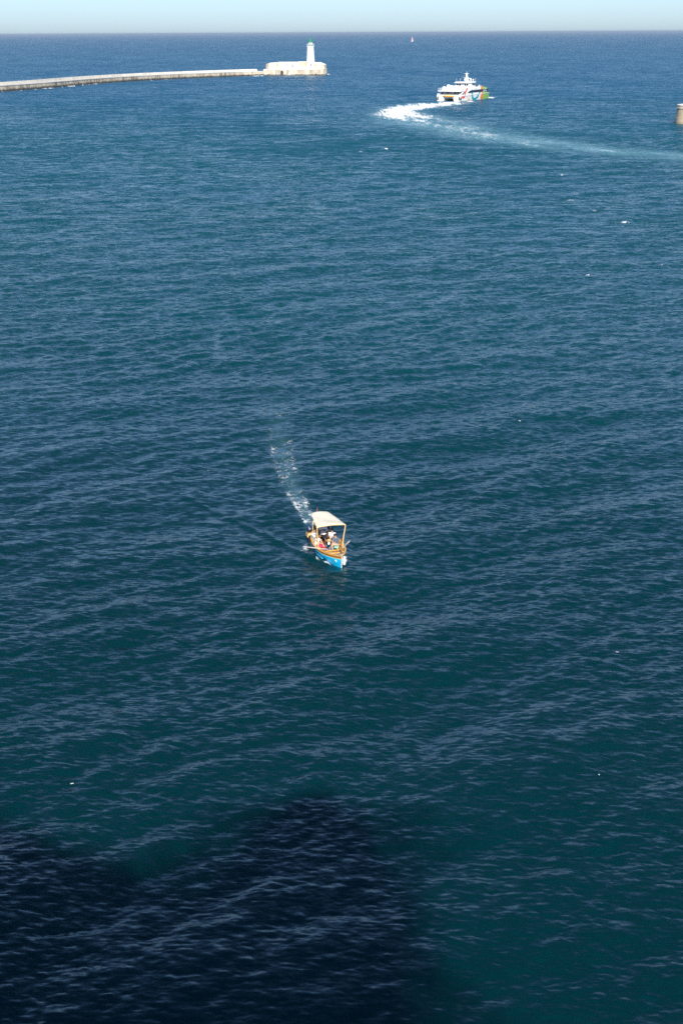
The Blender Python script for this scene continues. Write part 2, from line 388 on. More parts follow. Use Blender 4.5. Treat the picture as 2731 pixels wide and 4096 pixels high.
# ------------------------------------------------------------------ harbour stone
def stone_mat(name, light, dark, weed=True, stain=.55, weed_top=1.0):
    """Limestone masonry: block joints, rain streaks, and a dark tide band that ends raggedly."""
    m, t, b = new_mat(name); N = t.nodes.new; Lk = t.links.new
    tc = N('ShaderNodeTexCoord')
    def noise(sc, scale, det=5):
        mp = N('ShaderNodeMapping'); mp.inputs['Scale'].default_value = sc; Lk(tc.outputs['Object'], mp.inputs[0])
        n = N('ShaderNodeTexNoise'); n.inputs['Scale'].default_value = scale; n.inputs['Detail'].default_value = det; Lk(mp.outputs[0], n.inputs['Vector']); return n.outputs['Fac']
    def ramp(v, a, c):
        r = N('ShaderNodeMapRange'); r.interpolation_type = 'SMOOTHSTEP'; r.inputs['From Min'].default_value = a; r.inputs['From Max'].default_value = c; Lk(v, r.inputs[0]); return r.outputs[0]
    def mix(f, a, c):
        x = N('ShaderNodeMixRGB')
        for i, v in ((0, f), (1, a), (2, c)):
            if isinstance(v, (tuple, list)): x.inputs[i].default_value = (*v, 1)
            elif isinstance(v, float): x.inputs[i].default_value = v
            else: Lk(v, x.inputs[i])
        return x.outputs[0]
    def mul(a, k):
        n = N('ShaderNodeMath'); n.operation = 'MULTIPLY'; Lk(a, n.inputs[0])
        if isinstance(k, float): n.inputs[1].default_value = k
        else: Lk(k, n.inputs[1])
        return n.outputs[0]
    base = mix(ramp(noise((1, 1, 1), .35), .3, .7), light, [c * .86 for c in light])
    streak = ramp(noise((1, 1, .10), .34, 5), .40, .58)
    patch = ramp(noise((1, 1, 1), .10, 4), .30, .60)
    base = mix(mul(mul(streak, patch), stain), base, dark)
    base = mix(mul(ramp(noise((1, 1, 1), .8, 6), .55, .72), stain * .55), base, [light[0] * .80, light[1] * .62, light[2] * .42])
    if weed:
        sep = N('ShaderNodeSeparateXYZ'); Lk(tc.outputs['Object'], sep.inputs[0])
        ad = N('ShaderNodeMath'); ad.operation = 'ADD'; Lk(sep.outputs['Z'], ad.inputs[0])
        wn = N('ShaderNodeMath'); wn.operation = 'MULTIPLY_ADD'; Lk(noise((1, 1, .4), .5, 5), wn.inputs[0]); wn.inputs[1].default_value = -1.8; wn.inputs[2].default_value = .9
        Lk(wn.outputs[0], ad.inputs[1])
        tide = N('ShaderNodeMapRange'); tide.inputs['From Min'].default_value = weed_top; tide.inputs['From Max'].default_value = weed_top * .35; Lk(ad.outputs[0], tide.inputs[0])
        base = mix(tide.outputs[0], base, (.05, .042, .030))
    Lk(base, b.inputs['Base Color']); b.inputs['Roughness'].default_value = .9; b.inputs['Specular IOR Level'].default_value = .2
    bp = N('ShaderNodeBump'); bp.inputs['Strength'].default_value = .5; bp.inputs['Distance'].default_value = .08; Lk(noise((1, 1, 1), 1.5, 6), bp.inputs['Height']); Lk(bp.outputs[0], b.inputs['Normal'])
    return m

M_WALL = stone_mat('breakwater_stone', (.58, .51, .40), (.20, .17, .13), stain=1.0, weed_top=1.35)
M_HEAD = stone_mat('pier_head_stone', (.62, .54, .42), (.22, .18, .13), stain=.75, weed_top=.8)
M_PALE = stone_mat('pale_paving_stone', (.76, .73, .66), (.45, .40, .33), weed=False, stain=.4)
M_FORT = stone_mat('weathered_fort_stone', (.68, .60, .48), (.40, .32, .22), weed=False, stain=.8)
M_WHITE = mat('whitewash', (.80, .79, .74), .8, .05, .5)
M_DARK = mat('opening_shade_paint', (.025, .024, .022), .7, .2, 2)  # near-black colour painted in for the shade inside openings
M_GREEN = mat('lantern_green_paint', (.015, .22, .10), .35, .15, 3)
M_WPAINT = mat('white_metal_paint', (.80, .80, .79), .35, .04, 2)

# ------------------------------------------------------------------ breakwater
wl = [(-700, 412), (-350, 389), (0, 366), (179, 352.5), (357, 336.5), (536, 323.8), (700, 315), (836, 309.3), (960, 304.5), (1057, 301.5)]
front = [at(a, b) for a, b in wl]
def smooth_path(P, n=6):
    q = []
    for a in range(len(P) - 1):
        p0, p1, p2, p3 = P[max(a - 1, 0)], P[a], P[a + 1], P[min(a + 2, len(P) - 1)]
        for k in range(n):
            u = k / n
            q.append(.5 * ((2 * p1) + (-p0 + p2) * u + (2 * p0 - 5 * p1 + 4 * p2 - p3) * u * u + (-p0 + 3 * p1 - 3 * p2 + p3) * u ** 3))
    return q + [P[-1]]
front = smooth_path(front)
BW_O = front[-1].copy()
bw = thing('breakwater', 'long pale stone breakwater curving in from the left edge to the lighthouse', 'breakwater', BW_O)
def sweep(prof):
    """Sweep a cross-section (distance back from the water face, height) along the breakwater."""
    rings = []
    for i, p in enumerate(front):
        t = (front[min(i + 1, len(front) - 1)] - front[max(i - 1, 0)]).normalized(); nb = Vector((-t.y, t.x, 0))
        rings.append([tuple(p - BW_O + nb * d + Vector((0, 0, z))) for d, z in prof])
    return MB().loft(rings)
sweep([(-.55, -4), (-.5, .35), (0, .55), (3, .55), (3, -4)]).build('footing', M_WALL, bw)
sweep([(0.05, .3), (.22, 2.72), (9.6, 2.72), (9.8, .3)]).build('wall', M_WALL, bw)
sweep([(.0, 2.72), (-.02, 3.02), (1.0, 3.02), (1.0, 2.72)]).build('coping', M_PALE, bw)
sweep([(1.0, 2.6), (1.0, 2.98), (8.0, 3.0), (8.0, 2.6)]).build('deck', M_PALE, bw)
sweep([(8.0, 2.6), (8.05, 4.25), (9.5, 4.3), (9.6, 2.6)]).build('parapet', M_PALE, bw)

# ------------------------------------------------------------------ lighthouse on the end of the breakwater
LH_O = at(1057, 301.5); LH_E = at(1298, 300.4)
LH_RZ = math.atan2((LH_E - LH_O).y, (LH_E - LH_O).x)
K = (LH_E - LH_O).length / (44.8 * (1298 - 1057) / (1305 - 1053))    # keep the measured widths
def arch(x, w, z0, z1, n=8):
    """Opening outline from the bottom up and over, left to right."""
    zs = z1 - w / 2
    return [(x - w / 2, z0)] + [(x + w / 2 * math.cos(math.pi - math.pi * k / n), zs + w / 2 * math.sin(math.pi * k / n)) for k in range(n + 1)] + [(x + w / 2, z0)]

ph = thing('quay_head', 'rounded stone quay with an arched opening under the lighthouse', 'quay', LH_O, LH_RZ)
ax = 12.7
w_ = MB().plate([(-.6, -4), *arch(ax, 1.9, -4, 3.1), (39.2, -4), (39.2, 3.9), (-.6, 3.9)], 'y', 0, 1.6); w_.build('front_wall', M_HEAD, ph)
plan = [(-.6, 1.6), (39.2, 1.6), (39.2, 0.02), (42.6, 2.0), (44.6, 5.4), (45.0, 9.5), (43.8, 13.5), (41, 16.5), (37, 18), (6, 18), (-.6, 11)]
MB().prism(plan, -4, 3.9).build('core', M_HEAD, ph)
MB().plate([(ax - 1.0, -4), (ax + 1.0, -4), (ax + 1.0, 3.2), (ax - 1.0, 3.2)], 'y', 1.55, 1.585).build('archway_shade', M_DARK, ph)  # dark sheet standing in for the shade inside the arch
MB().prism([(p[0], p[1] - .12 if i > 5 or i < 3 else p[1]) for i, p in enumerate([(-.6, 0), (39.2, 0), (42.7, 1.9), (44.75, 5.3), (45.15, 9.5), (43.9, 13.6), (41.1, 16.6), (37, 18.1), (6, 18.1), (-.6, 11)])], 3.9, 4.15).build('coping', M_PALE, ph)
# slanting buttress on the quay face
MB().plate([(16.0, .2), (18.5, .2), (22.5, 3.6), (20.5, 3.7)], 'y', -.12, .02).build('ramp', M_FORT, ph)
# curved battery wall right of the tower
oct_ = [(35.6, 2.6), (40.2, 2.6), (43.2, 4.6), (44.3, 8.5), (43.2, 12.5), (40, 15), (35.6, 15)]
MB().prism(oct_, 4.15, [7.6, 7.5, 7.0, 6.9, 7.0, 7.4, 7.6]).build('battery_wall', M_FORT, ph)
oc = (39.4, 8.8)
MB().prism([(oc[0] + (p[0] - oc[0]) * 1.01, oc[1] + (p[1] - oc[1]) * 1.01) for p in oct_], [7.6, 7.5, 7.0, 6.9, 7.0, 7.4, 7.6], [8.7, 8.7, 7.6, 7.4, 7.6, 8.7, 8.7],
           [(35.6, 4.6), (40.4, 4.8), (43.1, 6.0), (44.2, 8.5), (43.1, 11), (40, 13), (35.6, 13)]).build('battery_roof', M_WHITE, ph)

fort = thing('fort_building', 'low whitewashed fort building with slit windows beside the lighthouse', 'building', LH_O + Vector((math.cos(LH_RZ) * 0, 0, 4.15)), LH_RZ)
fp = [(.9, 6.5), (3.2, 2.6), (10.3, 1.9), (10.3, 12), (3.2, 12)]
MB().prism(fp, 0, [3.5, 3.9, 4.6, 4.6, 4.0]).build('end_wall', M_FORT, fort)
MB().prism([(.8, 6.5), (3.15, 2.5), (10.31, 1.8), (10.31, 12.1), (3.1, 12.1)], [3.5, 3.9, 4.6, 4.6, 4.0], [3.75, 4.4, 4.85, 4.85, 4.4], [(1.6, 6.5), (4.2, 3.4), (10.31, 2.6), (10.31, 11.5), (4, 11.3)]).build('end_roof', M_WHITE, fort)
MB().prism([(10.3, 1.7), (24.4, 1.7), (24.4, 12), (10.3, 12)], 0, 4.75).build('wall', M_WHITE, fort)
MB().prism([(10.2, 1.55), (24.5, 1.55), (24.5, 12.1), (10.2, 12.1)], 4.75, 5.0).build('roof', M_PALE, fort)
MB().prism([(24.4, 3.2), (30.6, 3.2), (30.6, 12), (24.4, 12)], 0, 4.9).build('recessed_wall', M_FORT, fort)
MB().prism([(24.4, 3.05), (30.6, 3.05), (30.6, 12), (24.4, 12)], 4.9, 5.15).build('recessed_roof', M_WHITE, fort)
MB().prism([(24.4, 1.75), (36.5, 1.75), (36.5, 2.2), (24.4, 2.2)], 0, 1.85).build('front_parapet', M_WHITE, fort)
for zx, za, zb_, wd in ((500, 600, 638, .44), (530, 600, 638, .44), (558, 600, 638, .44), (655, 597, 617, .46), (730, 597, 617, .46)):
    u = (zx - 116) * .0352; a = (805 - zb_) * .0372 - 4.15; b_ = (805 - za) * .0372 - 4.15
    f_ = MB().box(u - wd / 2 - .1, u + wd / 2 + .1, 1.60, 1.75, a - .1, b_ + .1); o = f_.build('window', M_WHITE, fort)
    MB().box(u - wd / 2, u + wd / 2, 1.57, 1.62, a, b_).build('pane', M_DARK, o)
u = (692 - 116) * .0352
d_ = MB().box(u - .55, u + .55, 1.60, 1.75, .9, 3.6).build('door', M_WHITE, fort)
MB().box(u - .48, u + .48, 1.57, 1.62, .95, 3.5).build('door_leaf', mat('grey_door', (.10, .10, .095), .6), d_)

lu, lv = 33.2, 6.4
lhp = Vector((math.cos(LH_RZ) * lu - math.sin(LH_RZ) * lv, math.sin(LH_RZ) * lu + math.cos(LH_RZ) * lv, 4.15))
lh = thing('lighthouse', 'white tapering lighthouse with a green domed lantern on the breakwater end', 'lighthouse', LH_O + lhp, LH_RZ)
MB().lathe([(3.35, 0), (3.2, 1.5), (2.95, 5), (2.7, 9), (2.52, 12.5), (2.44, 14.6), (2.44, 14.9)], 32).build('tower', M_WHITE, lh, True)
MB().lathe([(2.44, 14.9), (2.75, 15.15), (2.86, 15.3), (2.86, 15.75), (0.2, 15.8)], 32).build('gallery', M_WPAINT, lh, True)
rail = MB()
for z in (16.25, 16.7, 17.15):
    rail.tube([(2.55 * math.cos(2 * math.pi * k / 24), 2.55 * math.sin(2 * math.pi * k / 24), z) for k in range(25)], .035 if z < 17 else .06, 5)
for k in range(16): rail.tube([(2.55 * math.cos(2 * math.pi * k / 16), 2.55 * math.sin(2 * math.pi * k / 16), 15.7), (2.55 * math.cos(2 * math.pi * k / 16), 2.55 * math.sin(2 * math.pi * k / 16), 17.15)], .04, 5)
rail.build('railing', M_WPAINT, lh)
MB().lathe([(1.7, 15.78), (1.7, 16.7), (1.5, 16.75)], 20).build('lantern_base', M_GREEN, lh, True)
gl, glt, glb = new_mat('lantern_glass'); glb.inputs['Base Color'].default_value = (.75, .8, .8, 1); glb.inputs['Roughness'].default_value = .05; glb.inputs['Transmission Weight'].default_value = .85
lan = MB().lathe([(1.36, 16.72), (1.36, 18.35)], 20).build('lantern_glazing', gl, lh, True)
bars = MB()
for k in range(10):
    a0, a1 = 2 * math.pi * k / 10, 2 * math.pi * (k + .5) / 10
    bars.tube([(1.42 * math.cos(a0), 1.42 * math.sin(a0), 16.72), (1.42 * math.cos(a1), 1.42 * math.sin(a1), 18.3)], .09, 5)
    bars.tube([(1.42 * math.cos(a1), 1.42 * math.sin(a1), 18.3), (1.42 * math.cos(a0 + 2 * math.pi / 10), 1.42 * math.sin(a0 + 2 * math.pi / 10), 16.72)], .09, 5)
bars.build('glazing_bars', M_WPAINT, lan)
MB().lathe([(.5, 16.74), (.55, 17.3), (.42, 18.1)], 12).build('lamp', mat('lamp_lens', (.35, .5, .42), .2), lan, True)
dome = MB().lathe([(1.55, 18.3), (1.6, 18.42), (1.3, 18.9), (1.08, 19.5), (.72, 20.1), (.5, 20.35), (.52, 20.75), (.42, 21.0)], 20).build('dome', M_GREEN, lh, True)
MB().lathe([(.16, 21.0), (.16, 21.25), (.03, 21.4)], 10).build('finial', M_GREEN, dome, True)
for z, nm in ((13.0, 'window'), (6.5, 'window')):
    r_ = 2.95 - (z - 5) * .058
    MB().box(.05, .33, -r_ - .06, -r_ + .3, z, z + .55).build(nm, M_DARK, lh)
dr = MB().box(-.02, .72, -3.32, -2.7, 1.5, 3.9).build('door', mat('grey_door', (.10, .10, .095), .6), lh)
MB().box(-.12, .82, -3.27, -2.8, 3.9, 4.08).build('lintel', M_PALE, dr)

# ------------------------------------------------------------------ round pier head at the right edge
pc = at(2706, 495); PR = 6.4
pier = thing('round_pier_head', 'round masonry pier head cut by the right edge of the view', 'pier', (pc.x + PR + .25, pc.y + 2.0, 0))
random.seed(4)
zc = -1.2
courses = [(1.7, .27, 18, -1.2), (1.6, .24, 18, None), (.5, .0, 22, None), (.58, .03, 20, None), (.52, .0, 22, None), (.42, .02, 24, None), (.72, -.04, 18, None)]
def ring_block(r0, r1, h, da, n=3):
    pts = [(r1 * math.cos(da * (k / n - .5)), r1 * math.sin(da * (k / n - .5))) for k in range(n + 1)] + [(r0 * math.cos(da * (.5 - k / n)), r0 * math.sin(da * (.5 - k / n))) for k in range(n + 1)]
    return MB().prism(pts, .012, h - .012)
M_BLK = stone_mat('pier_block_stone', (.60, .49, .34), (.20, .16, .11), weed=False, stain=.7)
M_BLKW = stone_mat('pier_tidal_stone', (.50, .40, .27), (.12, .10, .07), weed=False, stain=.9)
for ci, (h, off, nb, _) in enumerate(courses):
    da = 2 * math.pi / nb; proto = None
    for k in range(nb):
        if proto is None:
            proto = ring_block(PR - 1.2, PR + off, h, da - .006).build('stone_block', M_BLKW if ci < 1 else M_BLK, pier, bevel=.02); o = proto
        else:
            o = proto.copy(); C.objects.link(o); o.parent = pier
        o.location = (random.uniform(-.012, .012), random.uniform(-.012, .012), zc); o.rotation_euler = (0, 0, da * (k + .5 * (ci % 2)))
    zc += h
MB().lathe([(PR - .5, -1.5), (PR - .5, zc)], 40).build('core', M_BLK, pier, True)
MB().lathe([(PR - 1, zc), (PR + .22, zc), (PR + .24, zc + .2), (PR - 1, zc + .22)], 48).build('ledge', M_PALE, pier, True)
MB().lathe([(PR - 1, zc + .2), (PR - .12, zc + .2), (PR - .14, zc + .95), (PR - 1, zc + .95)], 48).build('upper_drum', M_HEAD, pier, True)
MB().lathe([(PR - 1, zc + .9), (PR + .02, zc + .95), (PR - .02, zc + 1.12), (PR - 1.4, zc + 1.3), (.1, zc + 1.42)], 48).build('cap', M_WHITE, pier, True)
MB().box(2, 90, -4.5, 5.5, -4, zc + .2).build('pier_wall', M_HEAD, pier)
MB().box(2.2, 90, 4.2, 5.45, zc + .2, zc + 1.1).build('parapet', M_PALE, pier)

# ------------------------------------------------------------------ catamaran ferry
FE_H = R(28)
_s = at(1680 + 740 / 4.612, 260 + 672 / 4.612)
FE_O = Vector((_s.x - 5.6 * math.cos(FE_H), _s.y + 5.6 * math.sin(FE_H), 0))
P_W = mat('ferry_white_paint', (.80, .80, .79), .3, .04, .6)
P_GREEN = mat('ferry_green_paint', (.26, .48, .06), .3, .06, .6)
P_ORANGE = mat('ferry_orange_paint', (.80, .20, .03), .3, .06, .6)
P_RED = mat('ferry_red_paint', (.62, .07, .04), .3, .06, .6)
P_TEAL = mat('ferry_teal_paint', (.02, .33, .38), .3, .06, .6)
P_YEL = mat('ferry_yellow_paint', (.80, .42, .04), .4, .06, .6)
P_PURP = mat('ferry_purple_paint', (.30, .10, .22), .3, .06, .6)
P_GLASS = mat('ferry_tinted_glass', (.018, .022, .04), .08, .1, 1)
P_GREY = mat('ferry_deck_grey', (.30, .31, .32), .6, .08, 1)
P_BLK = mat('black_rubber', (.012, .012, .012), .8, .2, 3)
fe = thing('catamaran_ferry', 'white catamaran ferry with colourful painted sides steaming away with a foaming wake', 'ferry', FE_O, -FE_H)
HB = 5.6; LF = 34.5
def fw(y, k=1.0):                     # half breadth of the body from stern (0) to bow
    t = max(0, (y - 25) / (LF - 25)); return HB * (1 - .13 * t ** 2.2) * k
# two slim hulls and the bridge deck between
for sgn in (-1, 1):
    rings = []
    for y in (0, 2, 8, 16, 22, 27, 31, 33.6):
        o_ = fw(y); i_ = min(2.35 + max(0, (y - 18)) * .03, o_ - .25); t = max(0, (y - 26) / 8)
        rings.append([(sgn * (o_ - .25), y - 0, -.9 + .6 * t), (sgn * o_, y, .9), (sgn * (o_ + .05), y + t * .6, 2.2), (sgn * i_, y + t * .6, 2.2), (sgn * i_, y, 1.0), (sgn * (i_ + .4), y, -.9 + .6 * t)])
    h_ = MB().loft(rings).build('hull', P_W, fe, True, angle=30)
    MB().box(min(sgn * 4.85, sgn * 5.35), max(sgn * 4.85, sgn * 5.35), -.06, .02, .35, 2.0).build('boarding_recess', P_BLK, h_)
MB().box(-2.6, 2.6, .3, 26, 1.25, 2.2).build('bridge_deck', P_W, fe)
# stern bulwarks and aft deck
b1 = MB(); b1.box(-5.6, 5.6, .02, .2, 2.2, 2.72); b1.box(-5.6, -2.4, -.02, .02, .2, 2.7); b1.box(2.4, 5.6, -.02, .02, .2, 2.7); b1.build('stern_bulwark', P_W, fe)
MB().box(-5.55, 5.55, .2, 12, 2.2, 2.26).build('aft_deck', P_GREY, fe)
for sgn in (-1, 1):
    MB().plate([(.0, 2.2), (12, 2.2), (12, 3.0), (4, 2.75), (0, 2.75)], 'x', sgn * 5.48, sgn * 5.62).build('side_bulwark', P_W, fe)
    a_ = MB().plate([(.5, 2.7), (1.6, 2.7), (5.2, 4.0), (5.2, 4.2), (3.6, 4.2)], 'x', sgn * 5.1, sgn * 5.4); a_.build('slanting_pillar', P_W, fe)
    MB().box(min(sgn * 5.0, sgn * 5.55), max(sgn * 5.0, sgn * 5.55), -.02, 1.3, 2.7, 3.15).build('bollard_box', P_W, fe, bevel=.08)
    MB().tube([(sgn * 5.62, .1 + .5 * 0, .5), (sgn * 5.75, .3, 1.6)], .34, 10).build('fender', P_BLK, fe, True)
# superstructure with rounded bow: closed loft of side outlines
def body_ring(y, z0, z1, k=1.0, r=.5):
    w = fw(y) * k
    return [(-w, y, z0), (w, y, z0), (w * 1.0, y, z0 + (z1 - z0) * .6), (w - .12, y, z1 - r), (w - .5, y, z1 - .1), (w - 1.1, y, z1), (-w + 1.1, y, z1), (-w + .5, y, z1 - .1), (-w + .12, y, z1 - r), (-w, y, z0 + (z1 - z0) * .6)]
rings = [body_ring(y, 2.2, z1, k) for y, z1, k in ((7.0, 5.2, 1), (9, 5.45, 1), (14, 5.5, 1), (20, 5.5, 1), (25.0, 5.5, 1))]
MB().loft(rings).build('superstructure', P_W, fe, True, angle=35)
rings = [body_ring(y, 2.2, z1, k) for y, z1, k in ((25.0, 5.52, 1.003), (28, 5.4, 1.003), (31, 5.2, 1.0), (32.8, 4.9, .96), (34.1, 4.2, .84), (34.8, 3.3, .68))]
MB().loft(rings).build('bow_superstructure', P_GREEN, fe, True, angle=35)
rings = [[(sg * (fw(y) + .02), y + t_ * .4, z) for sg, z in ((-1, .0), (-1, 2.21), (1, 2.21), (1, .0))] for y, t_ in ((25.2, 0), (29, .2), (32, .5), (33.8, 1))]
for sgn in (-1, 1):
    rr = []
    for y in (25.0, 28, 31, 33.2, 34.2):
        w = fw(y) + .06; t = max(0, (y - 27) / 7)
        rr.append([(sgn * (w - .14), y, -.2 + .3 * t), (sgn * (w + .0), y, 1.0), (sgn * (w + .02), y + .3 * t, 2.25), (sgn * (w - .6), y + .3 * t, 2.25), (sgn * (w - .7), y, -.2 + .3 * t)])
    MB().loft(rr).build('bow_flank', P_GREEN, fe, True, angle=30)
    MB().tube([(sgn * (fw(y) + .1), y, 2.15 + .012 * y) for y in (0, 6, 12, 18, 22, 26, 30, 33, 34.4)], .11, 6).build('rubbing_strake', P_W, fe, True)
# painted ribbons and windows lie a finger's breadth proud of the side
def ribbon(pts, wds, name, m, side=1, lift=.035, zup=0):
    v = []; f = []
    n = len(pts)
    for i, (y, z) in enumerate(pts):
        a = Vector(pts[max(i - 1, 0)]); c = Vector(pts[min(i + 1, n - 1)]); t = (c - a).normalized(); q = Vector((-t.y, t.x)) * wds[i] / 2
        for sg in (1, -1):
            yy, zz = y + q.x * sg, z + q.y * sg; x = fw(yy) + lift + (.055 if zz < 2.35 else 0) - max(0, .9 - zz) * .13 - (max(0, zz - 4.6) * .16)
            v.append((side * x, yy, zz)); v.append((side * (x - .25), yy, zz))
    for i in range(n - 1):
        a = i * 4; b_ = a + 4
        f += [(a, a + 2, b_ + 2, b_), (a + 1, b_ + 1, b_ + 3, a + 3), (a, b_, b_ + 1, a + 1), (a + 2, a + 3, b_ + 3, b_ + 2)]
    f += [(0, 1, 3, 2), (n * 4 - 4, n * 4 - 2, n * 4 - 1, n * 4 - 3)]
    return MB().add(v, f).build(name, m, fe)
for side in (1, -1):
    ribbon([(8.4, 5.25), (7.0, 4.7), (5.9, 3.7), (5.4, 2.75)], [.35, .6, .8, .75], 'red_ribbon', P_RED, side)
    ribbon([(5.3, 2.5), (4.2, 1.75), (2.6, 1.55), (1.2, 1.9)], [1.1, 1.05, .95, .4], 'red_ribbon', P_RED, side)
    ribbon([(13.0, 4.5), (13.0, 3.6), (13.1, 2.2), (13.5, 1.2), (14.6, .55), (16.2, .4), (18.2, .8), (19.6, 1.5), (20.4, 2.3)], [1.5, 1.6, 1.7, 1.7, 1.15, .9, 1.1, 1.4, 1.6], 'teal_ribbon', P_TEAL, side)
    ribbon([(23.6, 5.3), (24.5, 4.5), (25.0, 3.2), (24.4, 1.6), (23.2, .2)], [1.7, 2.2, 2.0, 2.3, 2.6], 'orange_ribbon', P_ORANGE, side, .03)
    ribbon([(8.2, .2), (9.2, .75), (10.2, .25)], [.4, .9, .4], 'yellow_splash', P_YEL, side)
    ribbon([(7.6, 1.9), (8.0, 1.0)], [.35, .2], 'purple_splash', P_PURP, side)
    ribbon([(10.0, 2.0), (10.3, 1.4)], [.3, .2], 'purple_splash', P_RED, side)
    ribbon([(20.6, 3.0), (21.6, 2.75), (22.6, 3.0)], [.5, .7, .4], 'teal_mark', P_TEAL, side, .06)
    ribbon([(15.5, 4.75), (18.5, 4.75)], [.16, .16], 'lettering_bar', mat('ferry_lettering', (.25, .45, .62), .4), side, .05)
    ribbon([(8.3, 3.25), (10, 3.6), (13, 3.78), (18, 3.78), (19.9, 3.78)], [.2, .9, 1.05, 1.1, 1.1], 'side_window', P_GLASS, side, .05)
    ribbon([(20.0, 3.78), (22, 3.78)], [1.1, 1.15], 'side_window', P_BLK, side, .05)
    ribbon([(22.1, 3.78), (25.2, 3.78)], [1.15, 1.2], 'side_window', P_GLASS, side, .05)
    for a, b_ in ((25.5, 27.3), (27.6, 29.2), (29.5, 30.9), (31.2, 32.4)):
        ribbon([(a, 3.75), (b_, 3.72)], [1.15, 1.1], 'bow_window', P_GLASS, side, .05)
    for k, (yy, zz, h_) in enumerate(((26.0, 3.3, .9), (26.8, 3.2, .5), (28.1, 3.5, .8), (29.3, 3.3, .6))):
        ribbon([(yy, zz), (yy + .5, zz + h_)], [.3, .2], 'white_mark', P_W, side, .085)
# upper deck: slab, rails, seats, rafts
sl_ = MB().box(-5.5, 5.5, .3, 7.2, 4.05, 4.4).build('sun_deck', P_W, fe, bevel=.1)
for x in (-4.6, -1.6, 1.6, 4.6): MB().tube([(x, 5.6, 2.2), (x, 5.6, 4.1)], .09, 6).build('deck_post', P_W, fe)
MB().box(-4.9, 4.9, 6.85, 7.0, 2.3, 4.05).build('cabin_bulkhead', P_W, fe)
for x in (-3.6, -2.2, .2, 1.5, 3.6):
    MB().box(x - .4, x + .4, 6.78, 6.86, 2.9, 3.7).build('cabin_window', P_GLASS, fe)
rl = MB()
for z in (4.8, 5.15, 5.45): rl.tube([(-5.3, 7.5, z), (-5.3, .6, z), (5.3, .6, z), (5.3, 7.5, z)], .035, 5)
for k in range(12): rl.tube([(-5.3 + 10.6 * k / 11, .6, 4.4), (-5.3 + 10.6 * k / 11, .6, 5.45)], .03, 5)
rl.build('deck_railing', P_W, fe)
for x, y in ((-3.5, 2.8), (-1.3, 5.4), (2.9, 8.6), (-3.9, 8.4)):
    r_ = MB().blob((x, y, 5.55 if y < 7 else 6.15), (1.0, .75, .62), 14, 8); r_.build('life_raft', P_W, fe, True)
    MB().box(x - .8, x + .8, y - .4, y + .4, 4.4, 5.1 if y < 7 else 5.7).build('raft_cradle', P_W, fe)
random.seed(9)
for k in range(9):
    x = -4.2 + (k % 5) * 1.7; y = 9.2 + (k // 5) * 1.6
    MB().box(x - .55, x + .55, y, y + .5, 5.5, 5.95).box(x - .55, x + .55, y, y + .12, 5.95, 6.3).build('deck_seat', P_W if k % 3 else P_GREY, fe)
MB().box(3.6, 5.0, 3.6, 6.6, 4.4, 5.3).build('stair_housing', P_W, fe, bevel=.1)
MB().box(-.8, 3.0, 8.2, 8.5, 5.4, 6.2).build('wind_screen', P_W, fe)
# wheelhouse
whp = [(-3.2, 14.6), (3.2, 14.6), (3.5, 17), (3.3, 21), (2.4, 24.4), (0, 25.3), (-2.4, 24.4), (-3.3, 21), (-3.5, 17)]
wh = MB().prism(whp, 5.45, 7.35, [(p[0] * .95, 14.9 + (p[1] - 14.9) * .93) for p in whp]).build('wheelhouse', P_W, fe, bevel=.08)
MB().plate([(-2.9, 6.1), (3.0, 6.1), (3.05, 6.95), (-2.85, 6.95)], 'y', 14.5, 14.62).build('aft_window', P_GLASS, wh)
for x in (-1.6, -.3, 1.0, 2.1): MB().box(x - .05, x + .05, 14.44, 14.52, 6.1, 6.95).build('mullion', P_W, wh)
for side in (1, -1):
    def sd(y, z):
        t = (z - 5.45) / 1.9; a = np.interp(y, [14.6, 17, 21, 24.4, 25.3], [3.2, 3.5, 3.3, 2.4, 0]); return side * (a * (1 - .05 * t) + .07)
    for y0, y1 in ((18.6, 21.4), (21.6, 23.2), (23.4, 24.2)):
        vs = [(sd(y, z), y - .3 * (z - 6.1), z) for y, z in ((y0, 6.1), (y1, 6.1), (y1, 7.1), (y0 - (.0 if y0 > 19 else .8), 7.1))]
        MB().add(vs + [(v[0] - side * .1, v[1], v[2]) for v in vs], [(0, 1, 2, 3), (7, 6, 5, 4), (0, 4, 5, 1), (1, 5, 6, 2), (2, 6, 7, 3), (3, 7, 4, 0)]).build('bridge_window', P_GLASS, wh)
MB().prism([(-3.6, 13.6), (3.6, 13.6), (3.9, 17), (3.7, 21.4), (2.8, 24.8), (0, 25.8), (-2.8, 24.8), (-3.7, 21.4), (-3.9, 17)], 7.3, 7.75, [(-3.1, 14.2), (3.1, 14.2), (3.4, 17), (3.2, 21), (2.3, 24), (0, 25), (-2.3, 24), (-3.2, 21), (-3.4, 17)]).build('wheelhouse_roof', P_W, fe, bevel=.05)
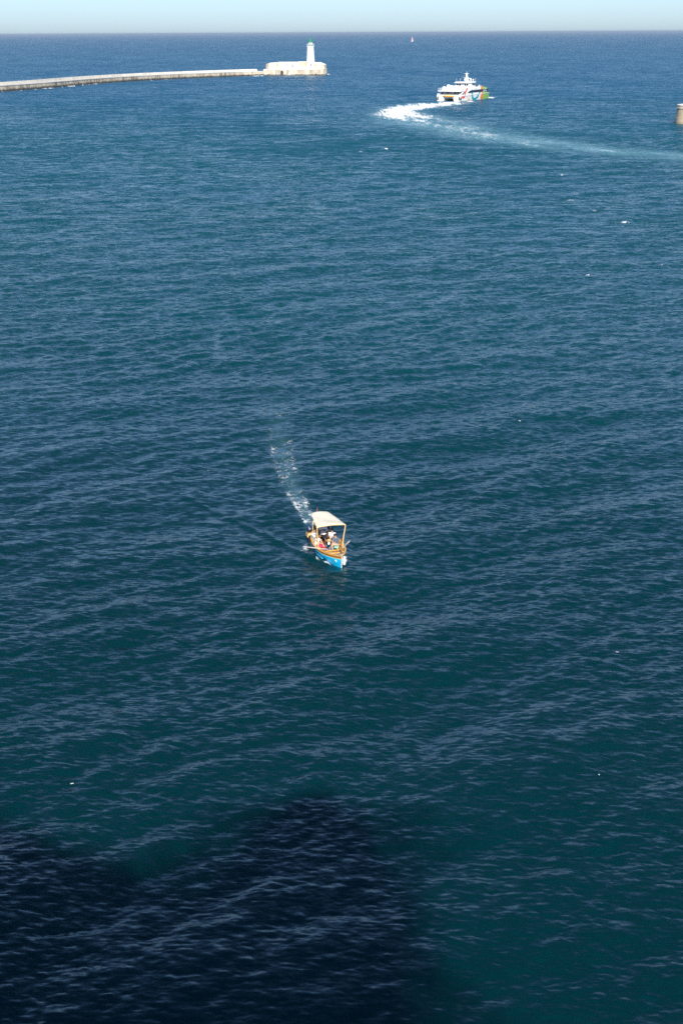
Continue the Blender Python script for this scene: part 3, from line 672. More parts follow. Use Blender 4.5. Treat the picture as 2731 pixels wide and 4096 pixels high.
# mast, radar, domes, aerials
ms = MB().loft([[(sx * a, 20 + sy * b_ + dy, z) for sx, sy in ((-1, -1), (1, -1), (1, 1), (-1, 1))] for a, b_, dy, z in ((.75, .9, .3, 7.7), (.45, .55, .1, 9.0), (.28, .32, -.2, 10.6), (.16, .18, -.35, 11.5))]).build('mast', P_W, fe)
MB().box(-1.1, 1.1, 19.5, 19.75, 11.05, 11.2).build('crosstree', P_W, ms); MB().box(-1.2, .9, 19.2, 19.5, 9.2, 9.4).build('radar_arm', P_W, ms)
MB().box(.2, 1.9, 20.2, 20.45, 9.0, 9.25).build('radar_bar', P_W, ms); MB().tube([(0, 19.6, 11.2), (0, 19.6, 12.2)], .05, 5).build('mast_tip', P_W, ms)
for x, y, r_ in ((1.7, 20.6, .42), (-.4, 18.9, .5), (2.3, 21.8, .32)):
    d_ = MB().blob((x, y, 8.5), (r_, r_, r_ * 1.15), 12, 8).build('radome', P_W, fe, True); MB().tube([(x, y, 7.7), (x, y, 8.2)], .1, 6).build('stalk', P_W, d_)
for x, y in ((-3.0, 15.2), (-1.6, 16.2), (3.0, 22.6)): MB().tube([(x, y, 7.7), (x, y, 9.2)], .045, 5).build('aerial', P_W, fe)
MB().tube([(-2.6, 15.2, 7.8), (-.1, 19.4, 10.8)], .03, 4).build('stay', P_GREY, fe)
for x, y in ((-1.0, 30.5), (1.2, 31.2), (2.2, 29.6)): MB().tube([(x, y, 5.1), (x, y, 5.9)], [.22, .16], 8).build('bow_vent', P_W, fe, True)
rb = thing('rescue_boat', 'yellow inflatable rescue boat with a red stripe slung across the ferry stern', 'boat', FE_O + Matrix.Rotation(-FE_H, 3, 'Z') @ Vector((.1, -.55, 1.75)), -FE_H)
MB().loft([[(x, w * math.cos(a), .42 + h_ * math.sin(a) + c_) for a in [2 * math.pi * k / 10 for k in range(10)]] for x, w, h_, c_ in ((-2.6, .08, .1, .15), (-2.3, .35, .26, .08), (-1.2, .5, .38, 0), (1.2, .5, .38, 0), (2.2, .38, .3, .08), (2.6, .1, .12, .15))]).build('tube', P_YEL, rb, True)
MB().loft([[(x, w * math.cos(a), .16 + h_ * math.sin(a) + c_) for a in [2 * math.pi * k / 8 for k in range(8)]] for x, w, h_, c_ in ((-2.65, .06, .06, .25), (-2.2, .3, .12, .08), (0, .54, .16, -.03), (2.1, .3, .12, .08), (2.62, .06, .06, .25))]).build('keel', P_RED, rb, True)

# ------------------------------------------------------------------ sailing boat far out
sp = at(1648, 166.5)
sb = thing('sailing_boat', 'tiny sailing boat with a pinkish sail far out near the horizon', 'sailboat', sp, R(40))
kx = sp.length / 4900 * 1.0
MB().loft([[(x, y * w, z) for y, z in ((-1, 1.1), (-.7, -.3), (0, -.9), (.7, -.3), (1, 1.1))] for x, w in ((-5.5, .9), (-3, 1.6), (1, 1.7), (4, 1.0), (6, .1))]).build('hull', P_W, sb, True)
MB().box(-2.5, 2, -.8, .8, 1.0, 1.7).build('cabin', P_W, sb, bevel=.1)
MB().tube([(0.8, 0, 1), (.8, 0, 15.2)], .12, 6).build('mast', P_W, sb)
M_SAIL = mat('sailcloth', (.72, .40, .38), .8, .05, 1)
MB().loft([[(.6 - c_, b_, z) for c_, b_ in ((0, 0), (c * .5, .35), (c, .15), (c, .11), (c * .5, .31), (0, -.04))] for c, z in ((4.2, 2.2), (3.6, 5), (2.6, 9), (.9, 14))]).build('mainsail', M_SAIL, sb, True)
MB().loft([[(1.0 + c_, b_, z) for c_, b_ in ((0, 0), (c * .5, .3), (c, 0), (c, -.04), (c * .5, .26), (0, -.04))] for c, z in ((4.6, 1.6), (3.2, 5), (1.5, 10), (.3, 13.4))]).build('jib', M_SAIL, sb, True)

# ------------------------------------------------------------------ small passenger boat (own frame: x to the right of the picture, y towards the stern, z up)
def BL(zx, zy, z):
    """Point of the close-up of the boat, at height z, in the boat's own frame."""
    p = at(1180 + zx / 6.03, 2020 + zy / 6.03, z) - BOAT_O
    return Vector((p.x * math.cos(BOAT_A) + p.y * math.sin(BOAT_A), -p.x * math.sin(BOAT_A) + p.y * math.cos(BOAT_A), z))
BROT = Matrix.Rotation(BOAT_A, 3, 'Z')
def bthing(name, label, cat, loc, rz=0.0, group=None):
    return thing(name, label, cat, BOAT_O + BROT @ Vector(loc), BOAT_A + rz, group)

B_BLUE = mat('boat_blue_paint', (.008, .40, .70), .22, .06, 3, bump=.03)
B_WOOD = mat('varnished_brown_wood', (.28, .125, .035), .22, .3, 2.5, aniso=(8, 1, 8))
B_DECK = mat('varnished_deck_plank', (.36, .19, .075), .16, .3, 2.0, aniso=(9, 1, 4))
B_CAP = mat('varnished_honey_wood', (.70, .37, .06), .22, .22, 2.5, aniso=(6, 1.5, 6))
B_YEL = mat('yellow_painted_tube', (.80, .54, .22), .35, .08, 4)
B_YLINE = mat('yellow_line_paint', (.75, .55, .08), .3, .05, 4)
B_FLOOR = mat('blue_floor_paint', (.05, .42, .70), .4, .08, 4)
B_WHITE = mat('white_plastic', (.80, .80, .79), .4, .03, 5)
B_CLOTH = mat('cream_canvas', (.90, .85, .68), .85, .05, 2.5, bump=.15)
_t = B_CLOTH.node_tree; _b = _t.nodes['Principled BSDF']; _tr = _t.nodes.new('ShaderNodeBsdfTranslucent'); _tr.inputs[0].default_value = (.80, .72, .52, 1)   # thin canvas lets light through
_mx = _t.nodes.new('ShaderNodeMixShader'); _mx.inputs[0].default_value = .14; _t.links.new(_b.outputs[0], _mx.inputs[1]); _t.links.new(_tr.outputs[0], _mx.inputs[2]); _t.links.new(_mx.outputs[0], _t.nodes['Material Output'].inputs[0])
B_OAR = mat('weathered_oar_wood', (.48, .44, .40), .6, .25, 4, aniso=(1, 1, 6))

boat = thing('passenger_boat', 'bright blue wooden passenger boat with cream canopy and people heading towards the viewer', 'boat', BOAT_O, BOAT_A)
HL = 2.55
def hb(t): return float(boat_half(t))
def zg(t): return .60 + (.20 if t < 0 else .26) * t * t
TS = [-1, -.985, -.95, -.9, -.82, -.7, -.55, -.35, -.1, .15, .4, .6, .75, .86, .93, .975, 1]
def section(t, grow=0.0, zs=(0, -.30, -.58, -.82, -1.0)):
    """Half section points (x, z) from gunwale to keel."""
    b = hb(t) + .012 + grow; zt = zg(t); depth = zt + .30
    return [(b * k, zt + depth * d) for k, d in ((1.0, -.0), (.92, -.30), (.70, -.58), (.42, -.85), (0.02, -1.0))]
def shell(grow, cut0, cut1, name, m, parent, thick=.0, smooth=True):
    """Hull skin between two fractions (0 gunwale .. 1 keel), both sides joined round the stems."""
    rings = []
    for t in TS:
        s_ = section(t, grow); xs = [p[0] for p in s_]; zs = [p[1] for p in s_]; fr = [0, .30, .58, .85, 1.0]
        us = [cut0 + (cut1 - cut0) * k / 7 for k in range(8)]
        half = [(np.interp(u, fr, xs), np.interp(u, fr, zs)) for u in us]
        yo = HL * t * (1 + .012)
        rake = [(.07 * (z - .1) * (1 if t > 0 else -1) * abs(t) ** 8) for _, z in half]
        rings.append(([(-x, yo + k, z) for (x, z), k in zip(half, rake)], [(x, yo + k, z) for (x, z), k in zip(half, rake)]))
    mb = MB()
    for sd in (0, 1): mb.loft([r[sd] for r in rings], closed=False, caps=False)
    o = mb.build(name, m, parent, smooth, angle=50)
    if thick:
        md = o.modifiers.new('thickness', 'SOLIDIFY'); md.thickness = thick; md.offset = 0
    return o
hull = shell(0, 0.14, 1, 'hull', B_BLUE, boat, .03)
shell(.012, 0.0, .135, 'top_strake', B_WOOD, boat, .022)
shell(.020, .118, .145, 'yellow_line', B_YLINE, boat, .012)
shell(-.045, 0.02, .9, 'inner_planking', B_WOOD, boat, .012)
def rim(off, w, h, dz, t0, t1, name, m, n=40):
    mb = MB()
    for sg in (-1, 1):
        rings = []
        for k in range(n + 1):
            t = t0 + (t1 - t0) * k / n; b = max(hb(t) + .012 - off, .0); a = max(b - w, 0.0); z = zg(t) + dz; y = HL * t * 1.012
            rings.append([(sg * a, y, z), (sg * (b + .003), y, z), (sg * (b + .003), y, z + h), (sg * a, y, z + h)])
        mb.loft(rings)
    return mb.build(name, m, boat, bevel=.008)
rim(-.035, .13, .035, 0, -.995, .995, 'gunwale', B_CAP)
rim(.16, .05, .06, -.03, -.90, .30, 'coaming', B_CAP)
# decks, planks, benches, floor
def planked(y0, y1, nplank, zf, name, m):
    ws = [0.0]; out = []
    for i in range(nplank):
        u0, u1 = -1 + 2 * i / nplank, -1 + 2 * (i + 1) / nplank
        rings = []
        for k in range(9):
            y = y0 + (y1 - y0) * k / 8; b = max(hb(y / HL) - .10, .02); z = zf(y)
            a, c_ = u0 * b + .006, u1 * b - .006
            rings.append([(a, y, z - .03), (c_, y, z - .03), (c_, y, z), (a, y, z)])
        out.append(MB().loft(rings).build(name, m, boat))
    return out
planked(-2.32, -1.62, 5, lambda y: zg(y / HL) - .04, 'bow_plank', B_WOOD)
planked(-1.60, -.72, 6, lambda y: zg(y / HL) - .13, 'foredeck_plank', B_DECK)
planked(1.55, 2.40, 6, lambda y: zg(y / HL) - .07, 'stern_plank', B_DECK)
MB().tube([(hb(-.62) * u * .86, -1.61 + .10 * (u * u), zg(-.62) + .0) for u in [k / 6 - 1 for k in range(13)]], .035, 6).build('deck_beam', B_CAP, boat, True)
MB().tube([(hb(-.28) * u * .84, -.70, zg(-.28) - .11) for u in (-1, -.5, 0, .5, 1)], .03, 6).build('deck_beam', B_CAP, boat, True)
for sg in (-1, 1):
    rings = []
    for k in range(9):
        y = -.65 + 2.15 * k / 8; b = hb(y / HL) - .07
        rings.append([(sg * (b - .34), y, .37), (sg * b, y, .37), (sg * b, y, .41), (sg * (b - .34), y, .41)])
    MB().loft(rings).build('side_bench', B_CAP, boat, bevel=.006)
MB().prism([(sx * (hb(y / HL) - .12), y) for sx, y in ((-1, -.7), (1, -.7), (1, 0), (1, .8), (1, 1.6), (-1, 1.6), (-1, .8), (-1, 0))], .06, .10).build('floor', B_FLOOR, boat)
for y in (.35, .6, .85, 1.1): MB().box(-.42, .42, y, y + .20, .102, .118).build('floor_board', B_FLOOR, boat)
# stem posts
bp = MB().loft([[(sx * .028, y + sy * .034, z) for sx, sy in ((-1, -1), (1, -1), (1, 1), (-1, 1))] for y, z in ((-2.50, -.25), (-2.60, .5), (-2.62, .9), (-2.60, 1.4), (-2.54, 1.88))]).build('stem_post', B_WOOD, boat, bevel=.008)
MB().loft([[(sx * .012, y + sy * .012, z) for sx, sy in ((-1, -1), (1, -1), (1, 1), (-1, 1))] for y, z in ((-2.555, -.25), (-2.655, .5), (-2.672, .85))]).build('stem_band', B_WHITE, bp)
MB().loft([[(sx * .028, y + sy * .034, z) for sx, sy in ((-1, -1), (1, -1), (1, 1), (-1, 1))] for y, z in ((2.50, -.25), (2.60, .5), (2.62, .9), (2.60, 1.45), (2.50, 1.98), (2.44, 2.1))]).build('stern_post', B_WOOD, boat, bevel=.008)
# small white cross painted on each side of the bow
for sg in (-1, 1):
    cy = -2.22; t = cy / HL; cz = zg(t) - .30; mb = MB()
    def onh(dy, dz):
        tt = (cy + dy) / HL; s_ = section(tt); fr = (zg(tt) - (cz + dz)) / (zg(tt) + .30)
        return (sg * (float(np.interp(fr, [0, .30, .58, .85, 1], [p[0] for p in s_])) + .022), (cy + dy) * 1.012 - .004, cz + dz)
    for k in range(4):
        a = math.pi / 2 * k
        v = [onh(r_ * math.cos(a + q), r_ * math.sin(a + q)) for r_, q in ((.012, -1.2), (.085, -.36), (.06, 0), (.085, .36), (.012, 1.2))]
        w = [(p[0] - sg * .03, p[1], p[2]) for p in v]
        mb.add(v + w, [(0, 1, 2, 3, 4), (9, 8, 7, 6, 5)] + [(i, 5 + i, 5 + (i + 1) % 5, (i + 1) % 5) for i in range(5)])
    mb.build('bow_emblem', B_WHITE, boat)
# canopy on its yellow frame
cn = MB(); NY, NX = 14, 12
def cpt(i, j, dz=0):
    u = i / NY; s_ = -1 + 2 * j / NX
    y = -.50 + 2.32 * u; w = .885 + (.52 - .885) * u ** 1.15; cxo = .03 + (-.01 - .03) * u
    z = 1.965 + .10 * u + .055 * (1 - s_ * s_) - .045 * math.sin(math.pi * u) * (1 - .4 * s_ * s_) + .012 * math.sin(9 * u + 3 * s_)
    if abs(s_) > .99: z -= .035
    if i == 0 or i == NY: z -= .03
    return (cxo + w * s_ * 1.0, y, z + dz)
top = [[cpt(i, j) for j in range(NX + 1)] for i in range(NY + 1)]
can = cn.loft(top, closed=False, caps=False).build('canopy', B_CLOTH, boat, True, angle=70)
for (y0, y1, dz) in ((.05, .55, .22), (1.0, 1.35, .16)):
    fl = MB(); n = 8; rings = []
    for k in range(n + 1):
        y = y0 + (y1 - y0) * k / n; u = (y + .5) / 2.32; w = .885 + (.52 - .885) * u ** 1.15
        h_ = dz * math.sin(math.pi * k / n) ** .6; x = .02 - w
        rings.append([(x - .01, y, 1.97 + .08 * u), (x - .05 - .02 * math.sin(3 * k), y, 1.97 + .08 * u - h_ * .5), (x - .035, y, 1.97 + .08 * u - h_ - .01), (x - .02, y, 1.97 + .08 * u - h_ * .5)])
    fl.loft(rings).build('side_flap', B_WHITE, can, True)
def bar(pts, r_, name): return MB().tube(pts, r_, 8).build(name, B_YEL, boat, True)
bar([(-.765, -.42, .58), (-.795, -.44, 1.2), (-.83, -.46, 1.86), (-.80, -.46, 1.93), (-.7, -.46, 1.955)], .026, 'front_post')
bar([(.70, -.42, .52), (.77, -.44, 1.2), (.875, -.46, 1.83), (.865, -.46, 1.91), (.78, -.46, 1.945)], .030, 'front_post')
bar([(-.8, -.46, 1.935), (0, -.46, 1.985), (.85, -.46, 1.93)], .024, 'front_crossbar')
bar([(-.52, 1.30, .60), (-.56, 1.42, .9), (-.53, 1.55, 1.5), (-.50, 1.62, 2.0)], .024, 'rear_post')
bar([(.52, 1.30, .60), (.54, 1.42, .9), (.52, 1.55, 1.5), (.50, 1.62, 2.0)], .024, 'rear_post')
bar([(-.50, 1.62, 2.0), (0, 1.62, 2.05), (.50, 1.62, 2.0)], .022, 'rear_crossbar')
for sg in (-1, 1): bar([(sg * .84, -.45, 1.93), (sg * .68, .6, 1.94), (sg * .50, 1.62, 2.0)], .020, 'canopy_side_bar')
# outboard engine hung on the quarter
M_COWL = mat('engine_blue_black_paint', (.022, .045, .10), .2, .1, 4); M_ENG = mat('engine_black_metal', (.02, .02, .022), .4, .2, 6)
mo = Vector((-.58, 2.28, 0))
eng = MB().loft([[(mo.x + w * math.cos(a), mo.y + d * math.sin(a) + o_, z) for a in [2 * math.pi * k / 16 for k in range(16)]] for w, d, o_, z in ((.11, .15, 0, .84), (.14, .19, 0, .88), (.15, .21, .01, 1.0), (.135, .19, .02, 1.10), (.08, .12, .03, 1.155), (.01, .02, .03, 1.165))]).build('outboard_engine', M_COWL, boat, True, angle=60)
MB().box(mo.x - .05, mo.x + .05, mo.y - .24, mo.y - .195, .93, 1.02).build('engine_badge', mat('grey_badge', (.35, .36, .4), .4), eng, bevel=.01)
MB().loft([[(mo.x + sx * w, mo.y + sy * d, z) for sx, sy in ((-1, -1), (1, -1), (1, 1), (-1, 1))] for w, d, z in ((.035, .09, -.45), (.04, .10, .1), (.07, .10, .45), (.10, .13, .70), (.11, .15, .84))]).build('engine_leg', M_ENG, eng, bevel=.015)
MB().box(mo.x - .16, mo.x + .30, mo.y - .30, mo.y - .06, .58, .70).box(mo.x - .16, mo.x - .10, mo.y - .30, mo.y + .1, .46, .70).build('engine_bracket', B_YEL, eng, bevel=.015)
for dx in (-.1, .02, .12): MB().tube([(mo.x + dx, mo.y - .30, .66), (mo.x + dx, mo.y - .40, .63)], .022, 6).build('clamp_screw', B_YEL, eng)
MB().tube([(mo.x + .03, mo.y - .15, .84), (mo.x + .2, mo.y - .45, .96), (mo.x + .38, mo.y - .75, .98)], [.02, .018, .022], 6).build('tiller', M_ENG, eng, True)
for x, y in ((-.72, -.55), (.66, -.85)): MB().tube([(x, y, zg(y / HL) + .02), (x, y, zg(y / HL) + .15)], .014, 6).build('thole_pin', B_CAP, boat)

# oars lying across the bow
def oar(label, a, b_):
    a, b_ = Vector(a), Vector(b_); d = (b_ - a).normalized(); L = (b_ - a).length
    o = bthing('oar', label, 'oar', a, 0, 'oars lying across the bow')
    MB().tube([(0, 0, 0), d * (L * .5), d * L], [.026, .03, .024], 8).build('shaft', B_OAR, o, True)
    side = d.cross(Vector((0, 0, 1))).normalized(); up = side.cross(d)
    rings = []
    for u, w, th in ((-.04, .02, .012), (.0, .05, .014), (.16, .062, .014), (.34, .055, .016), (.5, .03, .02)):
        c_ = d * u; rings.append([c_ + side * w + up * 0, c_ + up * th, c_ - side * w, c_ - up * th])
    MB().loft([[tuple(p) for p in r_] for r_ in rings]).build('blade', B_OAR, o, True)
oar('pale oar sticking out over the left side of the blue boat', (-1.56, -.08, .70), (-.26, -.80, .64))
oar('pale oar sticking out over the right side of the blue boat', (1.22, -.12, .76), (.34, -1.30, .71))
# fender, mooring line
fc = Vector((.25, -2.30, 0))
fen = bthing('fender', 'white sausage fender hanging beside the bow of the blue boat', 'fender', (fc.x, fc.y, .16))
MB().lathe([(.02, 0), (.06, .02), (.085, .08), (.09, .2), (.09, .34), (.08, .44), (.055, .5), (.02, .52)], 14).build('body', B_WHITE, fen, True)
MB().tube([(0, 0, .5), (-.04, .03, .60), (-.12, .05, .66)], .01, 5).build('lanyard', B_WHITE, fen)
M_ROPE = mat('pale_rope', (.55, .50, .42), .8, .2, 20)
rp = MB()
for k in range(3): rp.tube([(.055 * math.cos(a) * (1 + .3 * k) , -2.60 + .075 * math.sin(a) * (1 + .2 * k), .86 + .035 * k + .01 * math.sin(3 * a)) for a in [2 * math.pi * q / 14 for q in range(15)]], .012, 5)
rp.tube([(-.02, -2.55, .9), (-.10, -2.3, .80), (-.16, -2.05, .76), (-.05, -1.8, .74), (.08, -1.9, .75), (.05, -2.2, .79)], .012, 5)
tag(rp.build('mooring_rope', M_ROPE), 'pale mooring rope wound round the bow post of the blue boat', 'rope'); ro = bpy.data.objects['mooring_rope']; ro.location = BOAT_O; ro.rotation_euler = (0, 0, BOAT_A)

# ------------------------------------------------------------------ people
def ik(a, b, l1, l2, pole):
    a, b = Vector(a), Vector(b); d = b - a; L = min(d.length, (l1 + l2) * .995); dn = d.normalized()
    x = (l1 * l1 - l2 * l2 + L * L) / (2 * L); h = math.sqrt(max(l1 * l1 - x * x, 1e-6))
    p = Vector(pole); p = (p - dn * p.dot(dn)).normalized()
    return a + dn * x + p * h, a + dn * L
def remesh(mb, name, m, parent, vox, smooth=4):
    o = mb.build(name, m, parent, True, angle=180)
    md = o.modifiers.new('join', 'REMESH'); md.mode = 'VOXEL'; md.voxel_size = vox; md.use_smooth_shade = True
    sm = o.modifiers.new('soften', 'SMOOTH'); sm.factor = .5; sm.iterations = smooth
    return o
def caps(mb, pts, rr, n=10):
    """Tapered limb with rounded ends."""
    pts = [Vector(p) for p in pts]
    mb.tube(pts, list(rr), n)
    for p, r_ in zip(pts, rr): mb.blob(p, (r_, r_, r_), n, 6)
def ellring(c, rt, fw_, up, w, d, n=14):
    return [tuple(c + rt * (w * math.cos(2 * math.pi * k / n)) + fw_ * (d * math.sin(2 * math.pi * k / n))) for k in range(n)]
def person(label, seat, face, feet, hands, skin, shirt, legs, hair, lean=.12, look=None, nod=0.0, size=1.0, long_sleeve=False, long_legs=True, glasses=False, shoes=None, bun=False, sleeveless=False, vest=None):
    root = bthing('person', label, 'person', seat, 0, 'people sitting in the blue boat')
    base = Vector(seat); K_ = size
    f = Vector((math.cos(face), math.sin(face), 0)); rt = Vector((f.y, -f.x, 0)); up = (Vector((0, 0, 1)) + f * lean).normalized()
    Z = Vector((0, 0, 1))
    pel = Z * .10 * K_
    tor = lambda h, fd=0.0: pel + up * (h * K_) + f * (fd * K_)
    nk = tor(.52); shs = {s: tor(.44) + rt * (s * .175 * K_) for s in (-1, 1)}; hips = {s: pel + rt * (s * .09 * K_) - Z * .0 for s in (-1, 1)}
    lf = look if look is not None else face; hf = Vector((math.cos(lf), math.sin(lf), -nod)).normalized(); hr = Vector((hf.y, -hf.x, 0)).normalized(); hu = hr.cross(hf).normalized()
    hc = nk + up * .135 * K_ + hf * .035 * K_
    prof = [(-.10, .155, .115), (0, .172, .125), (.12, .15, .11), (.26, .158, .118), (.36, .172, .118), (.44, .165, .095), (.49, .09, .07)]
    def torso(mb, g, h0, h1):
        rings = []
        for h, w, d in prof:
            if h < h0 - 1e-6 or h > h1 + 1e-6: continue
            rings.append(ellring(tor(h), rt, (f - up * f.dot(up)).normalized(), up, (w + g) * K_, (d + g) * K_))
        mb.loft(rings)
    b = MB(); torso(b, 0, -.1, .5)
    caps(b, [tor(.46), nk + up * .03, hc - hu * .03], [.062 * K_, .052 * K_, .055 * K_])
    # head: skull, jaw, nose, ears, brow
    def hp(x, y, z): return hc + hr * x * K_ + hf * y * K_ + hu * z * K_
    rings = []
    for z, w, d, o_ in ((-.118, .03, .03, .045), (-.105, .048, .055, .03), (-.07, .062, .078, .012), (-.02, .071, .092, 0), (.03, .075, .098, -.005), (.075, .068, .09, -.01), (.105, .045, .06, -.012), (.118, .012, .016, -.012)):
        rings.append([tuple(hp(w * math.cos(2 * math.pi * k / 14), d * math.sin(2 * math.pi * k / 14) + o_, z)) for k in range(14)])
    b.loft(rings)
    caps(b, [hp(0, .092, .012), hp(0, .112, -.03)], [.010, .016], 6)
    for s in (-1, 1): b.blob(hp(s * .076, -.005, -.015), (.014, .02, .03), 8, 6)
    b.blob(hp(0, .088, -.068), (.026, .012, .010), 8, 6)
    sh = MB(); tr = MB(); el = {}; wr = {}
    for s in (-1, 1):
        tgt = Vector(hands[0 if s < 0 else 1]) - base
        e, w = ik(shs[s], tgt, .285 * K_, .25 * K_, rt * s * .6 - Z * .7 - f * .45); el[s], wr[s] = e, w
        caps(b, [shs[s], (shs[s] + e) / 2, e, (e * .55 + w * .45), w], [.055 * K_, .048 * K_, .040 * K_, .037 * K_, .026 * K_])
        d = (w - e).normalized(); pd = (d + f * .25 - Z * .35).normalized(); sd = pd.cross(Z); sd = sd.normalized() if sd.length > .05 else rt
        nm = sd.cross(pd).normalized()
        if nm.z > 0: nm = -nm
        b.tube([w, w + pd * .045 * K_, w + pd * .09 * K_], [.026 * K_, .037 * K_, .034 * K_], 8)
        for k, (o_, ln) in enumerate(((-.030, .060), (-.010, .072), (.011, .066), (.031, .052))):
            r0 = w + pd * .085 * K_ + sd * o_ * K_; r1 = r0 + (pd + nm * .35).normalized() * ln * .55 * K_; r2 = r1 + (pd * .5 + nm).normalized() * ln * .5 * K_
            caps(b, [r0, r1, r2], [.0098, .0092, .0085], 6)
        t0 = w + pd * .03 * K_ - sd * s * .028 * K_; t1 = t0 + (pd * .7 - sd * s * .8).normalized() * .035 * K_; t2 = t1 + (pd + nm * .4).normalized() * .03 * K_
        caps(b, [t0, t1, t2], [.012, .0108, .0095], 6)
        if not sleeveless:
            if long_sleeve: caps(sh, [shs[s], (shs[s] + e) / 2, e, e + (w - e) * .85], [.068 * K_, .062 * K_, .056 * K_, .046 * K_])
            else: caps(sh, [shs[s], shs[s] + (e - shs[s]) * .45, shs[s] + (e - shs[s]) * .72], [.068 * K_, .064 * K_, .066 * K_])
        ft = Vector(feet[0 if s < 0 else 1]) - base; an = ft + Z * .08 * K_
        kn, an = ik(hips[s], an, .42 * K_, .41 * K_, f * .8 + Z * .8 + rt * s * .1)
        caps(b, [hips[s], (hips[s] + kn) / 2, kn, kn + (an - kn) * .35, an], [.082 * K_, .072 * K_, .054 * K_, .052 * K_, .034 * K_])
        fd = (f + rt * s * .2).normalized(); hl_ = an - Z * .05 * K_ - fd * .05 * K_
        caps(b, [hl_, an - Z * .052 * K_ + fd * .08 * K_, an - Z * .058 * K_ + fd * .155 * K_], [.032 * K_, .032 * K_, .024 * K_], 8)
        if shoes:
            q = MB(); caps(q, [hl_, an - Z * .05 * K_ + fd * .08 * K_, an - Z * .056 * K_ + fd * .16 * K_], [.043 * K_, .043 * K_, .034 * K_], 8)
            q.build('shoe', shoes, root, True, angle=180)
        if long_legs: caps(tr, [hips[s], (hips[s] + kn) / 2, kn, kn + (an - kn) * .5, kn + (an - kn) * .9], [.098 * K_, .086 * K_, .068 * K_, .062 * K_, .055 * K_])
        else: caps(tr, [hips[s], (hips[s] + kn) / 2, hips[s] + (kn - hips[s]) * .86], [.098 * K_, .090 * K_, .082 * K_])
    remesh(b, 'body', skin, root, .0085, 2)
    torso(sh, .016, -.0, .5); s_o = remesh(sh, 'shirt', shirt, root, .016, 3)
    torso(tr, .014, -.1, .06); remesh(tr, 'trousers', legs, root, .016, 3)
    if vest:
        v = MB(); rings = []
        for h, w, d in prof[1:6]: rings.append(ellring(tor(h) + rt * .05, rt, f, up, (w - .03), (d + .026)))
        v.loft(rings); remesh(v, 'vest', vest, root, .016, 2)
    h = MB(); rings = []
    for z, w, d, o_ in ((-.06, .066, .05, -.05), (-.02, .080, .075, -.030), (.035, .085, .098, -.020), (.075, .082, .105, -.012), (.11, .062, .078, -.010), (.132, .02, .03, -.012)):
        rings.append([tuple(hp(w * math.cos(2 * math.pi * k / 14), d * math.sin(2 * math.pi * k / 14) + o_, z)) for k in range(14)])
    h.loft(rings)
    if bun: h.blob(hp(0, -.06, .13), (.045, .045, .04), 10, 6)
    remesh(h, 'hair', hair, root, .012, 2)
    if glasses:
        g = MB()
        for s in (-1, 1):
            g.tube([hp(s * .034, .094, .012), hp(s * .034, .106, .010)], .027, 10)
            g.tube([hp(s * .06, .092, .018), hp(s * .078, .0, .012)], .005, 5)
        g.tube([hp(-.02, .104, .018), hp(.02, .104, .018)], .005, 5)
        g.build('sunglasses', P_BLK, root)
    return root, dict(tor=tor, f=f, rt=rt, up=up, K=K_, prof=prof)

S_DARK = mat('skin_dark', (.085, .042, .026), .5, .08, 8); S_LIGHT = mat('skin_light', (.52, .31, .21), .5, .06, 8); S_TAN = mat('skin_tan', (.42, .235, .15), .5, .06, 8)
H_BLK = mat('hair_black', (.010, .008, .007), .45, .3, 20); H_BRN = mat('hair_dark_brown', (.022, .014, .009), .5, .3, 20)
T_TEE = mat('pale_grey_tee', (.84, .84, .88), .9, .05, 6, bump=.1); T_WHITE = mat('white_cotton', (.78, .77, .75), .9, .04, 6, bump=.1)
T_SLATE = mat('slate_blue_cotton', (.10, .14, .20), .9, .12, 6, bump=.1); T_BLACK = mat('black_cotton', (.012, .012, .014), .9, .2, 6)
T_PINK = mat('crimson_trousers_cloth', (.56, .025, .09), .85, .12, 6, bump=.1); T_GREY = mat('grey_knit', (.25, .25, .27), .9, .12, 8); T_KHAKI = mat('khaki_cotton', (.45, .36, .26), .9, .1, 6)
T_PRINT = mat('white_shirt_navy_print', (.03, .05, .12), .9, 0, 11, col2=(.78, .77, .78)); 
for el_ in T_PRINT.node_tree.nodes:
    if el_.type == 'VALTORGB': el_.color_ramp.elements[0].position = .36; el_.color_ramp.elements[1].position = .42

p1, q1 = person('person in a pale grey lettered tee steering at the stern under the canopy', (.13, 1.62, .60), R(-92), ((.06, .98, .14), (.26, 1.05, .14)), ((.27, 1.22, .72), (-.32, 1.62, .98)), S_DARK, T_TEE, T_BLACK, H_BLK, lean=.05, long_legs=False)
person('person in sunglasses and a navy patterned white shirt at the right of the boat', (.52, 1.08, .41), R(-115), ((.02, .55, .12), (.16, .62, .12)), ((.16, .70, .58), (.30, .62, .62)), S_LIGHT, T_PRINT, T_BLACK, H_BLK, lean=.06, look=R(-105), glasses=True, shoes=B_WHITE, bun=True, size=.95)
person('person in a slate blue tee bending forward with bare shins at the right bench', (.60, .30, .41), R(-150), ((.16, .34, .12), (.24, .02, .12)), ((.22, .26, .48), (.18, .02, .52)), S_LIGHT, T_SLATE, T_KHAKI, H_BRN, lean=.30, look=R(-140), nod=.75, long_legs=False, size=.95)
person('person in a white sleeveless top and crimson trousers behind the left canopy post', (-.60, .42, .41), R(-62), ((-.30, .12, .12), (-.14, .22, .12)), ((-.30, .10, .60), (-.34, .22, .66)), S_LIGHT, T_WHITE, T_PINK, H_BRN, lean=.08, look=R(-85), nod=.35, glasses=True, sleeveless=True, size=.93, shoes=T_BLACK)
